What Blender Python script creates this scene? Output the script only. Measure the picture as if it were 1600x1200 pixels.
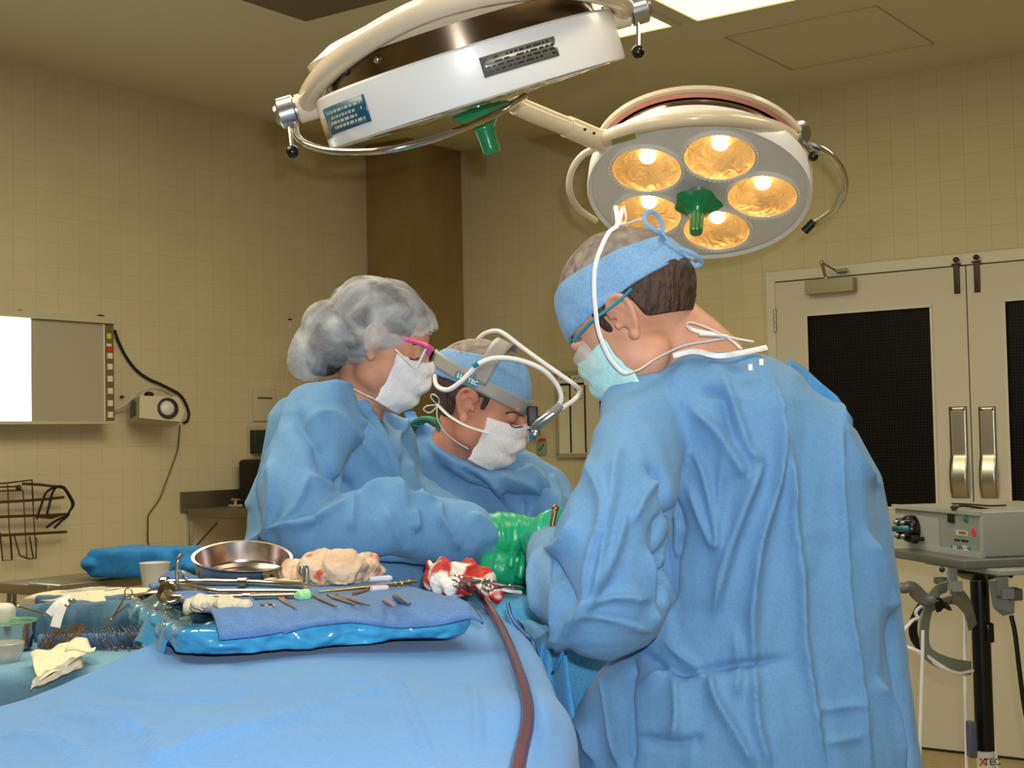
import bpy, bmesh, math, random
import numpy as np
from mathutils import Vector, Matrix, Euler, noise
from mathutils.kdtree import KDTree

random.seed(7)
for o in list(bpy.data.objects):
    bpy.data.objects.remove(o)
COL = bpy.context.scene.collection
SC = bpy.context.scene

# ------------------------------------------------------------------ camera
FPX, PIT, ROL, CAMH = 2187.0, 0.0412, -0.0211, 1.414
cp, sp, cr, sr = math.cos(PIT), math.sin(PIT), math.cos(ROL), math.sin(ROL)
EYE = Vector((0, 0, CAMH))
r0 = Vector((1, 0, 0)); u0 = Vector((0, -sp, cp)); f0 = Vector((0, cp, sp))
right = (r0 * cr + u0 * sr).normalized()      # image x
down = (r0 * sr - u0 * cr).normalized()       # image y
cam_data = bpy.data.cameras.new('camera')
cam = bpy.data.objects.new('camera', cam_data)
COL.objects.link(cam)
M = Matrix.Identity(4)
for i in range(3):
    M[i][0] = right[i]; M[i][1] = -down[i]; M[i][2] = -f0[i]; M[i][3] = EYE[i]
cam.matrix_world = M
cam_data.sensor_fit = 'HORIZONTAL'; cam_data.sensor_width = 36.0
cam_data.lens = 36.0 * FPX / 1600.0
cam_data.clip_start = 0.05; cam_data.clip_end = 60
SC.camera = cam

# ------------------------------------------------------------------ world, flash, exposure
SC.view_settings.view_transform = 'Standard'
SC.view_settings.look = 'None'
SC.view_settings.gamma = 1.0
SC.view_settings.use_curve_mapping = False
SC.view_settings.exposure = 0.0
SC.cycles.max_bounces = 8
SC.cycles.caustics_reflective = False
SC.cycles.caustics_refractive = False
SC.cycles.sample_clamp_indirect = 4.0
wd = bpy.data.worlds.new('world'); SC.world = wd; wd.use_nodes = True
wd.node_tree.nodes['Background'].inputs[0].default_value = (0.9, 0.85, 0.75, 1)
wd.node_tree.nodes['Background'].inputs[1].default_value = 0.02

FLASH_W = 19.5
fl = bpy.data.lights.new('camera_flash', 'AREA')
fl.shape = 'RECTANGLE'; fl.size = 0.035; fl.size_y = 0.02; fl.energy = FLASH_W
fl.color = (0.93, 0.97, 1.0); fl.spread = math.radians(130)
flo = bpy.data.objects.new('camera_flash', fl); COL.objects.link(flo)
flo.location = (0.035, 0.0, CAMH + 0.065)
flo.rotation_euler = Euler((math.radians(90 + 3), 0, 0))

FILL_E = 10.8          # brightness of the added unseen ceiling panels

# ------------------------------------------------------------------ picture <-> place
def ray(px, py):
    return (right * ((px - 800) / FPX) + down * ((py - 600) / FPX) + f0)
def P(px, py, Y):
    d = ray(px, py); return EYE + d * (Y / d.y)
def PZ(px, py, z):
    d = ray(px, py); return EYE + d * ((z - CAMH) / d.z)
A_right = np.array(right); A_down = np.array(down); A_f = np.array(f0); A_eye = np.array(EYE)
def proj(V):
    D = V - A_eye
    w = D @ A_f
    return np.stack([800 + FPX * (D @ A_right) / w, 600 + FPX * (D @ A_down) / w], 1)

TH = 0.6181; CX, CY = -0.5075, 8.0089; CEIL = 3.0564
sT, cT = math.sin(TH), math.cos(TH)
MR = Matrix(((cT, sT, 0, CX), (-sT, cT, 0, CY), (0, 0, 1, 0), (0, 0, 0, 1)))   # room -> world
MRi = MR.inverted()
def ROOM(x, y, z): return MR @ Vector((x, y, z))
def _plane(px, py, axis, val):
    d = MRi.to_3x3() @ ray(px, py); e = MRi @ EYE
    t = (val - e[axis]) / d[axis]
    return e + d * t
def WL(px, py, off=0.0): return _plane(px, py, 0, off)       # room coords on left wall
def WR(px, py, off=0.0): return _plane(px, py, 1, -off)      # room coords on door wall
def CE(px, py, off=0.0): return _plane(px, py, 2, CEIL - off)

# ------------------------------------------------------------------ objects
def link(o, parent=None):
    COL.objects.link(o)
    if parent is not None:
        o.parent = parent
        o.matrix_parent_inverse = parent.matrix_world.inverted()
    return o
def tag(o, label=None, cat=None, group=None, kind=None):
    if label: o['label'] = label
    if cat: o['category'] = cat
    if group: o['group'] = group
    if kind: o['kind'] = kind
    return o
def empty(name, loc=(0, 0, 0), label=None, cat=None, group=None, parent=None):
    o = bpy.data.objects.new(name, None)
    o.matrix_world = Matrix.Translation(Vector(loc))
    o.empty_display_size = 0.05
    link(o, parent)
    return tag(o, label, cat, group)

def srgb(h):
    if isinstance(h, str):
        h = h.lstrip('#'); c = [int(h[i:i + 2], 16) / 255 for i in (0, 2, 4)]
    else:
        c = [v / 255 for v in h]
    return tuple((v / 12.92 if v <= .04045 else ((v + .055) / 1.055) ** 2.4) for v in c) + (1,)

class MB:
    """collects faces and links them as one mesh"""
    def __init__(s): s.v = []; s.f = []; s.m = []; s.mi = 0; s.T = Matrix.Identity(4)
    def add(s, vs, fs):
        n = len(s.v)
        s.v.extend([tuple(s.T @ Vector(v)) for v in vs])
        for f in fs: s.f.append([i + n for i in f]); s.m.append(s.mi)
        return s
    def box(s, c, d, rot=None, bev=0.0):
        hx, hy, hz = d[0] / 2, d[1] / 2, d[2] / 2
        R = rot if rot is not None else Matrix.Identity(3)
        R = R.to_3x3()
        c = Vector(c)
        if bev <= 0:
            vs = [c + R @ Vector((x * hx, y * hy, z * hz)) for x in (-1, 1) for y in (-1, 1) for z in (-1, 1)]
            fs = [(0, 1, 3, 2), (4, 6, 7, 5), (0, 4, 5, 1), (2, 3, 7, 6), (0, 2, 6, 4), (1, 5, 7, 3)]
            return s.add(vs, fs)
        bm = bmesh.new(); bmesh.ops.create_cube(bm, size=1)
        for v in bm.verts: v.co = Vector((v.co.x * d[0], v.co.y * d[1], v.co.z * d[2]))
        bmesh.ops.bevel(bm, geom=bm.edges[:], offset=bev, segments=3, profile=.5, affect='EDGES')
        bm.verts.index_update()
        s.add([c + R @ v.co for v in bm.verts], [[v.index for v in f.verts] for f in bm.faces]); bm.free()
        return s
    def tube(s, pts, r, seg=12, flat=1.0, caps=True, up=None):
        pts = [Vector(p) for p in pts]; n = len(pts)
        rs = r if isinstance(r, (list, tuple)) else [r] * n
        tang = []
        for i in range(n):
            a = pts[max(i - 1, 0)]; b = pts[min(i + 1, n - 1)]
            t = (b - a); tang.append(t.normalized() if t.length > 1e-9 else Vector((0, 0, 1)))
        nrm = Vector(up) if up is not None else (Vector((0, 0, 1)) if abs(tang[0].z) < .9 else Vector((1, 0, 0)))
        vs = []; fs = []
        for i in range(n):
            t = tang[i]
            if up is not None and i: nrm = Vector(up)
            nrm = (nrm - t * nrm.dot(t))
            if nrm.length < 1e-6: nrm = t.orthogonal()
            nrm.normalize()
            b = t.cross(nrm)
            for k in range(seg):
                a = 2 * math.pi * k / seg
                vs.append(pts[i] + (nrm * math.cos(a) * flat + b * math.sin(a)) * rs[i])
        for i in range(n - 1):
            for k in range(seg):
                k2 = (k + 1) % seg
                fs.append((i * seg + k, i * seg + k2, (i + 1) * seg + k2, (i + 1) * seg + k))
        if caps:
            fs.append(tuple(range(seg - 1, -1, -1))); fs.append(tuple((n - 1) * seg + k for k in range(seg)))
        return s.add(vs, fs)
    def lathe(s, prof, seg=48, M4=None, ph=0.0):
        """prof: (r, z) pairs turned about local z"""
        vs = []; fs = []; n = len(prof)
        for r, z in prof:
            for k in range(seg):
                a = 2 * math.pi * k / seg + ph
                v = Vector((r * math.cos(a), r * math.sin(a), z))
                vs.append(M4 @ v if M4 is not None else v)
        for i in range(n - 1):
            for k in range(seg):
                k2 = (k + 1) % seg
                fs.append((i * seg + k, i * seg + k2, (i + 1) * seg + k2, (i + 1) * seg + k))
        return s.add(vs, fs)
    def cyl(s, a, b, r, seg=24): return s.tube([a, b], r, seg)
    def ball(s, c, r, M4=None, nu=20, nv=12):
        r = r if isinstance(r, (tuple, list)) else (r, r, r)
        vs = []; fs = []; c = Vector(c)
        for j in range(nv + 1):
            t = math.pi * j / nv
            for i in range(nu):
                a = 2 * math.pi * i / nu
                v = Vector((r[0] * math.sin(t) * math.cos(a), r[1] * math.sin(t) * math.sin(a), r[2] * math.cos(t)))
                if M4 is not None: v = M4.to_3x3() @ v
                vs.append(c + v)
        for j in range(nv):
            for i in range(nu):
                i2 = (i + 1) % nu
                fs.append((j * nu + i, (j + 1) * nu + i, (j + 1) * nu + i2, j * nu + i2))
        return s.add(vs, fs)
    def grid(s, nu, nv, fn, closed=False):
        vs = [fn(i / (nu if closed else nu - 1), j / (nv - 1)) for j in range(nv) for i in range(nu)]
        fs = []
        for j in range(nv - 1):
            for i in range(nu if closed else nu - 1):
                i2 = (i + 1) % nu
                fs.append((j * nu + i, j * nu + i2, (j + 1) * nu + i2, (j + 1) * nu + i))
        return s.add(vs, fs)
    def poly(s, outline, th, M4=None):
        """flat outline (x,y) extruded th along z"""
        n = len(outline)
        vs = [Vector((x, y, 0)) for x, y in outline] + [Vector((x, y, th)) for x, y in outline]
        if M4 is not None: vs = [M4 @ v for v in vs]
        fs = [tuple(range(n - 1, -1, -1)), tuple(range(n, 2 * n))] + [(i, (i + 1) % n, n + (i + 1) % n, n + i) for i in range(n)]
        return s.add(vs, fs)
    def build(s, name, mats, parent=None, smooth=True, angle=40, mw=None, sub=0, solid=0.0, merge=0.0):
        me = bpy.data.meshes.new(name)
        me.from_pydata(s.v, [], s.f)
        if not isinstance(mats, (list, tuple)): mats = [mats]
        for m in mats: me.materials.append(m)
        if len(mats) > 1: me.polygons.foreach_set('material_index', s.m)
        bm = bmesh.new(); bm.from_mesh(me)
        if merge > 0: bmesh.ops.remove_doubles(bm, verts=bm.verts[:], dist=merge)
        bmesh.ops.recalc_face_normals(bm, faces=bm.faces[:])
        for e in bm.edges:
            if len(e.link_faces) == 2 and e.calc_face_angle(0) > math.radians(angle): e.smooth = False
        for f in bm.faces: f.smooth = smooth
        bm.to_mesh(me); bm.free()
        o = bpy.data.objects.new(name, me)
        if mw is not None: o.matrix_world = mw
        link(o, parent)
        if solid:
            q = o.modifiers.new('solid', 'SOLIDIFY'); q.thickness = solid; q.offset = 0
        if sub:
            q = o.modifiers.new('sub', 'SUBSURF'); q.levels = sub; q.render_levels = sub
        return o

def bez(pts, n=12):
    """smooth curve through points (Catmull-Rom)"""
    pts = [Vector(p) for p in pts]; out = []
    q = [pts[0] * 2 - pts[1]] + pts + [pts[-1] * 2 - pts[-2]]
    for i in range(1, len(q) - 2):
        a, b, c, d = q[i - 1:i + 3]
        for k in range(n):
            t = k / n
            out.append(0.5 * ((2 * b) + (c - a) * t + (2 * a - 5 * b + 4 * c - d) * t * t + (3 * b - a - 3 * c + d) * t ** 3))
    out.append(pts[-1]); return out

def frame(origin, z, x=None):
    """4x4 with local z along z"""
    z = Vector(z).normalized()
    x = Vector(x) if x is not None else z.orthogonal()
    x = (x - z * x.dot(z)).normalized(); y = z.cross(x)
    m = Matrix.Identity(4)
    for i in range(3): m[i][0], m[i][1], m[i][2], m[i][3] = x[i], y[i], z[i], origin[i]
    return m

def text_obj(txt, size, mat, M4, parent, name='lettering', depth=0.0004, bold=0.0):
    cu = bpy.data.curves.new(name, 'FONT'); cu.body = txt; cu.size = size; cu.extrude = depth
    cu.align_x = 'CENTER'; cu.align_y = 'CENTER'; cu.offset = bold; cu.resolution_u = 3
    t = bpy.data.objects.new('tmp', cu); COL.objects.link(t)
    dg = bpy.context.evaluated_depsgraph_get()
    me = bpy.data.meshes.new_from_object(t.evaluated_get(dg)); me.name = name
    bpy.data.objects.remove(t)
    me.materials.clear(); me.materials.append(mat)
    o = bpy.data.objects.new(name, me); o.matrix_world = M4; link(o, parent); return o

# ------------------------------------------------------------------ materials
def mat(name, col, rough=.5, metal=0.0, spec=.5, bump=0.0, bscale=50.0, var=0.0, vscale=8.0, coat=0.0,
        trans=0.0, alpha=1.0, emit=None, estr=0.0, aniso_scale=None, sub=0.0, sheen=0.0, col2=None, vlo=.35, vhi=.65):
    m = bpy.data.materials.new(name); m.use_nodes = True
    nt = m.node_tree; b = nt.nodes['Principled BSDF']
    c = srgb(col) if isinstance(col, (str, tuple)) and (isinstance(col, str) or max(col) > 1.01) else tuple(col) + (1,) * (4 - len(col))
    b.inputs['Base Color'].default_value = c
    b.inputs['Roughness'].default_value = rough
    b.inputs['Metallic'].default_value = metal
    b.inputs['Specular IOR Level'].default_value = spec
    b.inputs['Coat Weight'].default_value = coat
    b.inputs['Coat Roughness'].default_value = .1
    b.inputs['Transmission Weight'].default_value = trans
    b.inputs['Alpha'].default_value = alpha
    if sub:
        b.inputs['Subsurface Weight'].default_value = sub; b.inputs['Subsurface Radius'].default_value = (.012, .005, .003)
        b.inputs['Subsurface Scale'].default_value = 1.0
    if sheen: b.inputs['Sheen Weight'].default_value = sheen
    if emit is not None:
        b.inputs['Emission Color'].default_value = srgb(emit); b.inputs['Emission Strength'].default_value = estr
    tc = nt.nodes.new('ShaderNodeTexCoord')
    mp = nt.nodes.new('ShaderNodeMapping'); nt.links.new(tc.outputs['Object'], mp.inputs[0])
    if aniso_scale: mp.inputs['Scale'].default_value = aniso_scale
    if var or col2:
        n = nt.nodes.new('ShaderNodeTexNoise'); n.inputs['Scale'].default_value = vscale; n.inputs['Detail'].default_value = 4
        nt.links.new(mp.outputs[0], n.inputs['Vector'])
        rp = nt.nodes.new('ShaderNodeValToRGB'); nt.links.new(n.outputs['Fac'], rp.inputs[0])
        e = rp.color_ramp.elements; e[0].position = vlo; e[1].position = vhi
        c2 = srgb(col2) if col2 else tuple(min(1, v * (1 + var)) for v in c[:3]) + (1,)
        c1 = c if col2 else tuple(v * (1 - var) for v in c[:3]) + (1,)
        e[0].color = c1; e[1].color = c2
        nt.links.new(rp.outputs[0], b.inputs['Base Color'])
    if bump:
        n = nt.nodes.new('ShaderNodeTexNoise'); n.inputs['Scale'].default_value = bscale; n.inputs['Detail'].default_value = 5
        nt.links.new(mp.outputs[0], n.inputs['Vector'])
        bp = nt.nodes.new('ShaderNodeBump'); bp.inputs['Strength'].default_value = bump; bp.inputs['Distance'].default_value = .01
        nt.links.new(n.outputs['Fac'], bp.inputs['Height']); nt.links.new(bp.outputs[0], b.inputs['Normal'])
    return m

def tile_mat(name, rowdir, offu, offv, c1, c2, grout):
    """square glazed tile; rowdir 0/1 picks the room axis that runs along the wall"""
    m = bpy.data.materials.new(name); m.use_nodes = True; nt = m.node_tree; b = nt.nodes['Principled BSDF']
    tc = nt.nodes.new('ShaderNodeTexCoord'); sx = nt.nodes.new('ShaderNodeSeparateXYZ'); nt.links.new(tc.outputs['Object'], sx.inputs[0])
    cb = nt.nodes.new('ShaderNodeCombineXYZ')
    a1 = nt.nodes.new('ShaderNodeMath'); a1.operation = 'ADD'; a1.inputs[1].default_value = offu; nt.links.new(sx.outputs[rowdir], a1.inputs[0])
    a2 = nt.nodes.new('ShaderNodeMath'); a2.operation = 'ADD'; a2.inputs[1].default_value = offv; nt.links.new(sx.outputs[2], a2.inputs[0])
    nt.links.new(a1.outputs[0], cb.inputs[0]); nt.links.new(a2.outputs[0], cb.inputs[1])
    br = nt.nodes.new('ShaderNodeTexBrick'); br.offset = 0.0; br.squash = 1.0
    br.inputs['Scale'].default_value = 1.0; br.inputs['Brick Width'].default_value = .1105; br.inputs['Row Height'].default_value = .1105
    br.inputs['Mortar Size'].default_value = .0016; br.inputs['Mortar Smooth'].default_value = .35; br.inputs['Bias'].default_value = 0
    br.inputs['Color1'].default_value = srgb(c1); br.inputs['Color2'].default_value = srgb(c2); br.inputs['Mortar'].default_value = srgb(grout)
    nt.links.new(cb.outputs[0], br.inputs['Vector'])
    n = nt.nodes.new('ShaderNodeTexNoise'); n.inputs['Scale'].default_value = 2.5; n.inputs['Detail'].default_value = 3
    nt.links.new(tc.outputs['Object'], n.inputs['Vector'])
    mx = nt.nodes.new('ShaderNodeMix'); mx.data_type = 'RGBA'; mx.blend_type = 'MULTIPLY'; mx.inputs[0].default_value = .35
    nt.links.new(br.outputs['Color'], mx.inputs[6]); 
    rp = nt.nodes.new('ShaderNodeValToRGB'); rp.color_ramp.elements[0].position = .3; rp.color_ramp.elements[1].position = .7
    rp.color_ramp.elements[0].color = (.8, .78, .74, 1); rp.color_ramp.elements[1].color = (1, 1, 1, 1)
    nt.links.new(n.outputs['Fac'], rp.inputs[0]); nt.links.new(rp.outputs[0], mx.inputs[7]); nt.links.new(mx.outputs[2], b.inputs['Base Color'])
    bp = nt.nodes.new('ShaderNodeBump'); bp.inputs['Strength'].default_value = .35; bp.inputs['Distance'].default_value = .002; bp.invert = True
    nt.links.new(br.outputs['Fac'], bp.inputs['Height']); nt.links.new(bp.outputs[0], b.inputs['Normal'])
    b.inputs['Roughness'].default_value = .55; b.inputs['Specular IOR Level'].default_value = .25
    return m

def cloth_mat(name, col, col2, crumple=.5, rough=.75, scale=1.0, stretch=(1, 1, .35)):
    """non-woven fabric: fine mottling plus crumple bump"""
    m = bpy.data.materials.new(name); m.use_nodes = True; nt = m.node_tree; b = nt.nodes['Principled BSDF']
    tc = nt.nodes.new('ShaderNodeTexCoord'); mp = nt.nodes.new('ShaderNodeMapping'); nt.links.new(tc.outputs['Object'], mp.inputs[0])
    mp.inputs['Scale'].default_value = stretch
    n = nt.nodes.new('ShaderNodeTexNoise'); n.inputs['Scale'].default_value = 260; n.inputs['Detail'].default_value = 2
    nt.links.new(tc.outputs['Object'], n.inputs['Vector'])
    rp = nt.nodes.new('ShaderNodeValToRGB'); rp.color_ramp.elements[0].position = .3; rp.color_ramp.elements[1].position = .7
    rp.color_ramp.elements[0].color = srgb(col); rp.color_ramp.elements[1].color = srgb(col2)
    nt.links.new(n.outputs['Fac'], rp.inputs[0]); nt.links.new(rp.outputs[0], b.inputs['Base Color'])
    # crumple
    wn = nt.nodes.new('ShaderNodeTexNoise'); wn.inputs['Scale'].default_value = 6 * scale; wn.inputs['Detail'].default_value = 2
    nt.links.new(mp.outputs[0], wn.inputs['Vector'])
    ad = nt.nodes.new('ShaderNodeVectorMath'); ad.operation = 'MULTIPLY_ADD'; ad.inputs[1].default_value = (.12, .12, .12)
    nt.links.new(wn.outputs['Color'], ad.inputs[0]); nt.links.new(mp.outputs[0], ad.inputs[2])
    v = nt.nodes.new('ShaderNodeTexVoronoi'); v.feature = 'DISTANCE_TO_EDGE'; v.inputs['Scale'].default_value = 7 * scale
    nt.links.new(ad.outputs[0], v.inputs['Vector'])
    v2 = nt.nodes.new('ShaderNodeTexVoronoi'); v2.feature = 'F1'; v2.inputs['Scale'].default_value = 17 * scale
    nt.links.new(ad.outputs[0], v2.inputs['Vector'])
    s1 = nt.nodes.new('ShaderNodeMath'); s1.operation = 'MULTIPLY'; s1.inputs[1].default_value = -.5; nt.links.new(v.outputs['Distance'], s1.inputs[0])
    s2 = nt.nodes.new('ShaderNodeMath'); s2.operation = 'MULTIPLY_ADD'; s2.inputs[1].default_value = .22; nt.links.new(v2.outputs['Distance'], s2.inputs[0]); nt.links.new(s1.outputs[0], s2.inputs[2])
    bp = nt.nodes.new('ShaderNodeBump'); bp.inputs['Strength'].default_value = crumple; bp.inputs['Distance'].default_value = .012
    nt.links.new(s2.outputs[0], bp.inputs['Height'])
    nf = nt.nodes.new('ShaderNodeTexNoise'); nf.inputs['Scale'].default_value = 420; nt.links.new(tc.outputs['Object'], nf.inputs['Vector'])
    b2 = nt.nodes.new('ShaderNodeBump'); b2.inputs['Strength'].default_value = .12; b2.inputs['Distance'].default_value = .001
    nt.links.new(nf.outputs['Fac'], b2.inputs['Height']); nt.links.new(bp.outputs[0], b2.inputs['Normal']); nt.links.new(b2.outputs[0], b.inputs['Normal'])
    b.inputs['Roughness'].default_value = rough; b.inputs['Specular IOR Level'].default_value = .25
    b.inputs['Sheen Weight'].default_value = .08
    return m
# ================================================================== the room
M_tileL = tile_mat('tan_tile_left', 1, 2.6945 + .1105 * 60, -1.2281 - CAMH + .1105 * 60, '#c8bb9b', '#c6b99a', '#b8ab8c')
M_tileR = tile_mat('tan_tile_doors', 0, -2.6801 + .1105 * 60, -1.3504 - CAMH + .1105 * 60, '#cbbf9b', '#c9bd9a', '#bbaf8c')
M_ceil = mat('ceiling_paint', '#d3ccb4', .8, bump=.03, bscale=200)
M_floor = mat('floor_vinyl', '#a8976a', .45, var=.12, vscale=30)
M_door = mat('door_laminate', '#c7c1b0', .5, bump=.03, bscale=300, spec=.3)
M_frame = mat('door_frame_paint', '#cdc9b7', .45)
M_dark = mat('black_rubber', '#0b0a0a', .5)
M_black = mat('black_plastic', '#0e0d10', .25)
M_steel = mat('brushed_steel', '#b9b4a8', .3, metal=1, bump=.02, bscale=30, aniso_scale=(1, 1, 20))
M_chrome = mat('chrome', '#d8d4cc', .12, metal=1)
M_duct = mat('dull_stainless', '#a08c62', .40, metal=.6, var=.18, vscale=3, aniso_scale=(1, 1, .4))
M_brown = mat('bronze_metal', '#3a2419', .45, metal=.3)
M_tube = mat('ceiling_light_diffuser', '#8a8468', .6, emit='#ffefa6', estr=2.4)
M_fill_panel = mat('added_fill_panel', '#fff2c0', .6, emit='#fff3d6', estr=FILL_E)  # glow of the added out-of-view panels, stronger than the visible diffusers
M_vent = mat('ceiling_panel_dark', '#6e6450', .8)
M_greypaint = mat('closer_paint', '#9b9679', .45)

XB, YB = 7.6, -9.0        # far ends of the room behind the camera
def slab(name, pts, m, kind='structure'):
    b = MB(); b.add(pts, [tuple(range(len(pts)))] if len(pts) == 4 else pts)
    return b
def room_box(name, lo, hi, m):
    b = MB(); c = [(a + e) / 2 for a, e in zip(lo, hi)]; d = [abs(e - a) for a, e in zip(lo, hi)]
    b.box(c, d); o = b.build(name, m, smooth=False, mw=MR); return tag(o, kind='structure')
room_box('floor', (-.15, YB - .15, -.1), (XB + .15, .15, 0), M_floor)
room_box('ceiling', (-.15, YB - .15, CEIL), (XB + .15, .15, CEIL + .1), M_ceil)
room_box('wall_left', (-.15, YB, 0), (0, .0, CEIL), M_tileL)
room_box('wall_back', (0, 0, 0), (XB, .15, CEIL), M_tileR)
room_box('wall_right', (XB, YB, 0), (XB + .15, 0, CEIL), M_tileL)
room_box('wall_front', (0, YB - .15, 0), (XB, YB, CEIL), M_tileR)

# ceiling hatch, dark ceiling panel
def ceil_line(name, a, b, w, m):
    A = CE(*a); B = CE(*b); d = (B - A).normalized(); n = Vector((-d.y, d.x, 0))
    q = MB(); q.box(((A + B) / 2 + Vector((0, 0, -.0015))), ((B - A).length, w, .003), rot=Matrix.Rotation(math.atan2(d.y, d.x), 3, 'Z'))
    return q
h0 = CE(1138, 56); h1 = CE(1382, 6); h2 = CE(1447, 70); h3 = CE(1232, 110)
hx0, hx1 = (h0.x + h3.x) / 2, (h1.x + h2.x) / 2; hy0, hy1 = h0.y, h2.y
hb = MB()
cxh, cyh = (hx0 + hx1) / 2, (hy0 + hy1) / 2
ww, hh = abs(hx1 - hx0), abs(hy1 - hy0)
for (c, d) in (((cxh, hy0), (ww, .006)), ((cxh, hy1), (ww, .006)), ((hx0, cyh), (.006, hh)), ((hx1, cyh), (.006, hh))):
    hb.box((c[0], c[1], CEIL - .002), (d[0], d[1], .004))
tag(hb.build('trim_3', mat('hatch_trim', '#b3aa88', .6), smooth=False, mw=MR), kind='structure')
v0 = CE(478, 29)
vb = MB(); vb.box((v0.x + .22, v0.y - .55, CEIL - .006), (.44, 1.1, .012))
vo = vb.build('ceiling_panel', M_vent, smooth=False, mw=MR)
vb = MB()
for s_ in (0, 1):
    vb.box((v0.x + .44 * s_ , v0.y - .55, CEIL - .008), (.014, 1.114, .016)); vb.box((v0.x + .22, v0.y - 1.1 * s_, CEIL - .008), (.454, .014, .016))
vb.build('frame', M_ceil, vo, smooth=False)
tag(vo, 'dark grey rectangular panel set in the ceiling at top left', 'ceiling panel')

# fluorescent troffers
def troffer(x0, x1, y0, y1, label, seen=True):
    M_t = M_tube if seen else M_fill_panel
    t = empty('ceiling_light', ROOM((x0 + x1) / 2, (y0 + y1) / 2, CEIL), label, 'ceiling light', 'fluorescent ceiling lights')
    b = MB(); b.box(((x0 + x1) / 2, (y0 + y1) / 2, CEIL - .004), (x1 - x0, y1 - y0, .008)); b.build('diffuser', M_t, t, smooth=False, mw=MR)
    b = MB(); w = .028
    for c, d in ((((x0 + x1) / 2, y0 - w / 2), (x1 - x0 + 2 * w, w)), (((x0 + x1) / 2, y1 + w / 2), (x1 - x0 + 2 * w, w)),
                 ((x0 - w / 2, (y0 + y1) / 2), (w, y1 - y0)), ((x1 + w / 2, (y0 + y1) / 2), (w, y1 - y0))):
        b.box((c[0], c[1], CEIL - .007), (d[0], d[1], .014))
    b.build('frame', M_frame, t, smooth=False, mw=MR)
    return t
a = CE(1088, 27); c = CE(1052, 37)
ya = (a.y + c.y) / 2
troffer(a.x, a.x + .58, ya - 1.17, ya, 'bright fluorescent ceiling panel at the top right of the two above the lamps')
troffer(c.x - .58, c.x, ya - 1.17, ya, 'bright fluorescent ceiling panel partly hidden behind the upper surgical lamp')
for k, (x, y) in enumerate(((a.x, ya - 1.30), (c.x - .58, ya - 1.30), (a.x, ya - 3.2), (c.x - .58, ya - 3.2), (a.x + 2.0, ya - .6), (a.x + 2.0, ya - 2.8))):  # unseen panels added overhead to brighten the walls and the room
    troffer(x, x + .58, y - 1.17, y, 'added unseen light panel brightening the room, above the top of the picture', False)

# stainless corner chase
xa = WR(721, 300).x; ya_ = WL(572, 300).y
cd = MB(); cd.box((xa / 2, ya_ / 2, CEIL / 2), (xa, -ya_, CEIL - .002))
co = cd.build('corner_duct', M_duct, smooth=False, mw=MR)
q = MB(); q.box((xa / 2 + .006, ya_ / 2 - .006, CEIL - .02), (xa + .014, -ya_ + .014, .03)); q.build('top_flange', M_duct, co, smooth=False)
q = MB(); q.box((xa + .001, ya_ - .001, CEIL / 2 - .03), (.006, .006, CEIL - .08)); q.build('corner_seam', M_steel, co, smooth=False)
tag(co, 'tall brownish stainless steel duct boxed into the corner of the room', 'duct')

# ------------------------------------------------ double doors on the door wall
FO = 0.03      # frame proud of wall
dl = WR(1211, 440, FO).x; dm = WR(1510, 430, FO).x; dr = 2 * dm - dl
dt = WR(1400, 398, FO).z + .02
zt = WR(1360, 404, FO)      # top of door gap
# door top edge: px (1210,441) & (1600,408)
dtop = (WR(1215, 440, FO).z + WR(1590, 408, FO).z) / 2
ftop = (WR(1200, 426, FO).z + WR(1595, 389, FO).z) / 2
fleft = WR(1198, 470, FO).x
fb = MB(); fw = dl - fleft
fb.box((dl - fw / 2, -FO / 2, ftop / 2), (fw, FO, ftop)); fb.box((dr + fw / 2, -FO / 2, ftop / 2), (fw, FO, ftop))
fb.box(((dl + dr) / 2, -FO / 2, (dtop + ftop) / 2 + .002), (dr - dl, FO, ftop - dtop - .002))
tag(fb.build('trim_1', M_frame, smooth=False, mw=MR), kind='structure')

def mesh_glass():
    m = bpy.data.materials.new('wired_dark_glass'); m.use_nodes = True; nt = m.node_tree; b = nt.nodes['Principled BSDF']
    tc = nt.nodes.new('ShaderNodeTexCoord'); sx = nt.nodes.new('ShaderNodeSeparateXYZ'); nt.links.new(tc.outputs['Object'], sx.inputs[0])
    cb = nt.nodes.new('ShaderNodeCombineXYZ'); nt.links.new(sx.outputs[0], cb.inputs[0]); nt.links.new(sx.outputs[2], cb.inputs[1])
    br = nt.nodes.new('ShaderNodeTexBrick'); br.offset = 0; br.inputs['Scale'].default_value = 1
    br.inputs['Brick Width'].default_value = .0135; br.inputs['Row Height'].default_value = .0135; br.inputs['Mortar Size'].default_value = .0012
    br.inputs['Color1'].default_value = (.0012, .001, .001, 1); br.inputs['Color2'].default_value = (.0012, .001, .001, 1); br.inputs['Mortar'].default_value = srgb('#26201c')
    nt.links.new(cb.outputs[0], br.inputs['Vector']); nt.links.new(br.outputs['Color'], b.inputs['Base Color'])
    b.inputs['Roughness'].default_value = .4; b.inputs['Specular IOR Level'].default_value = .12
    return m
M_glass = mesh_glass()

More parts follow.
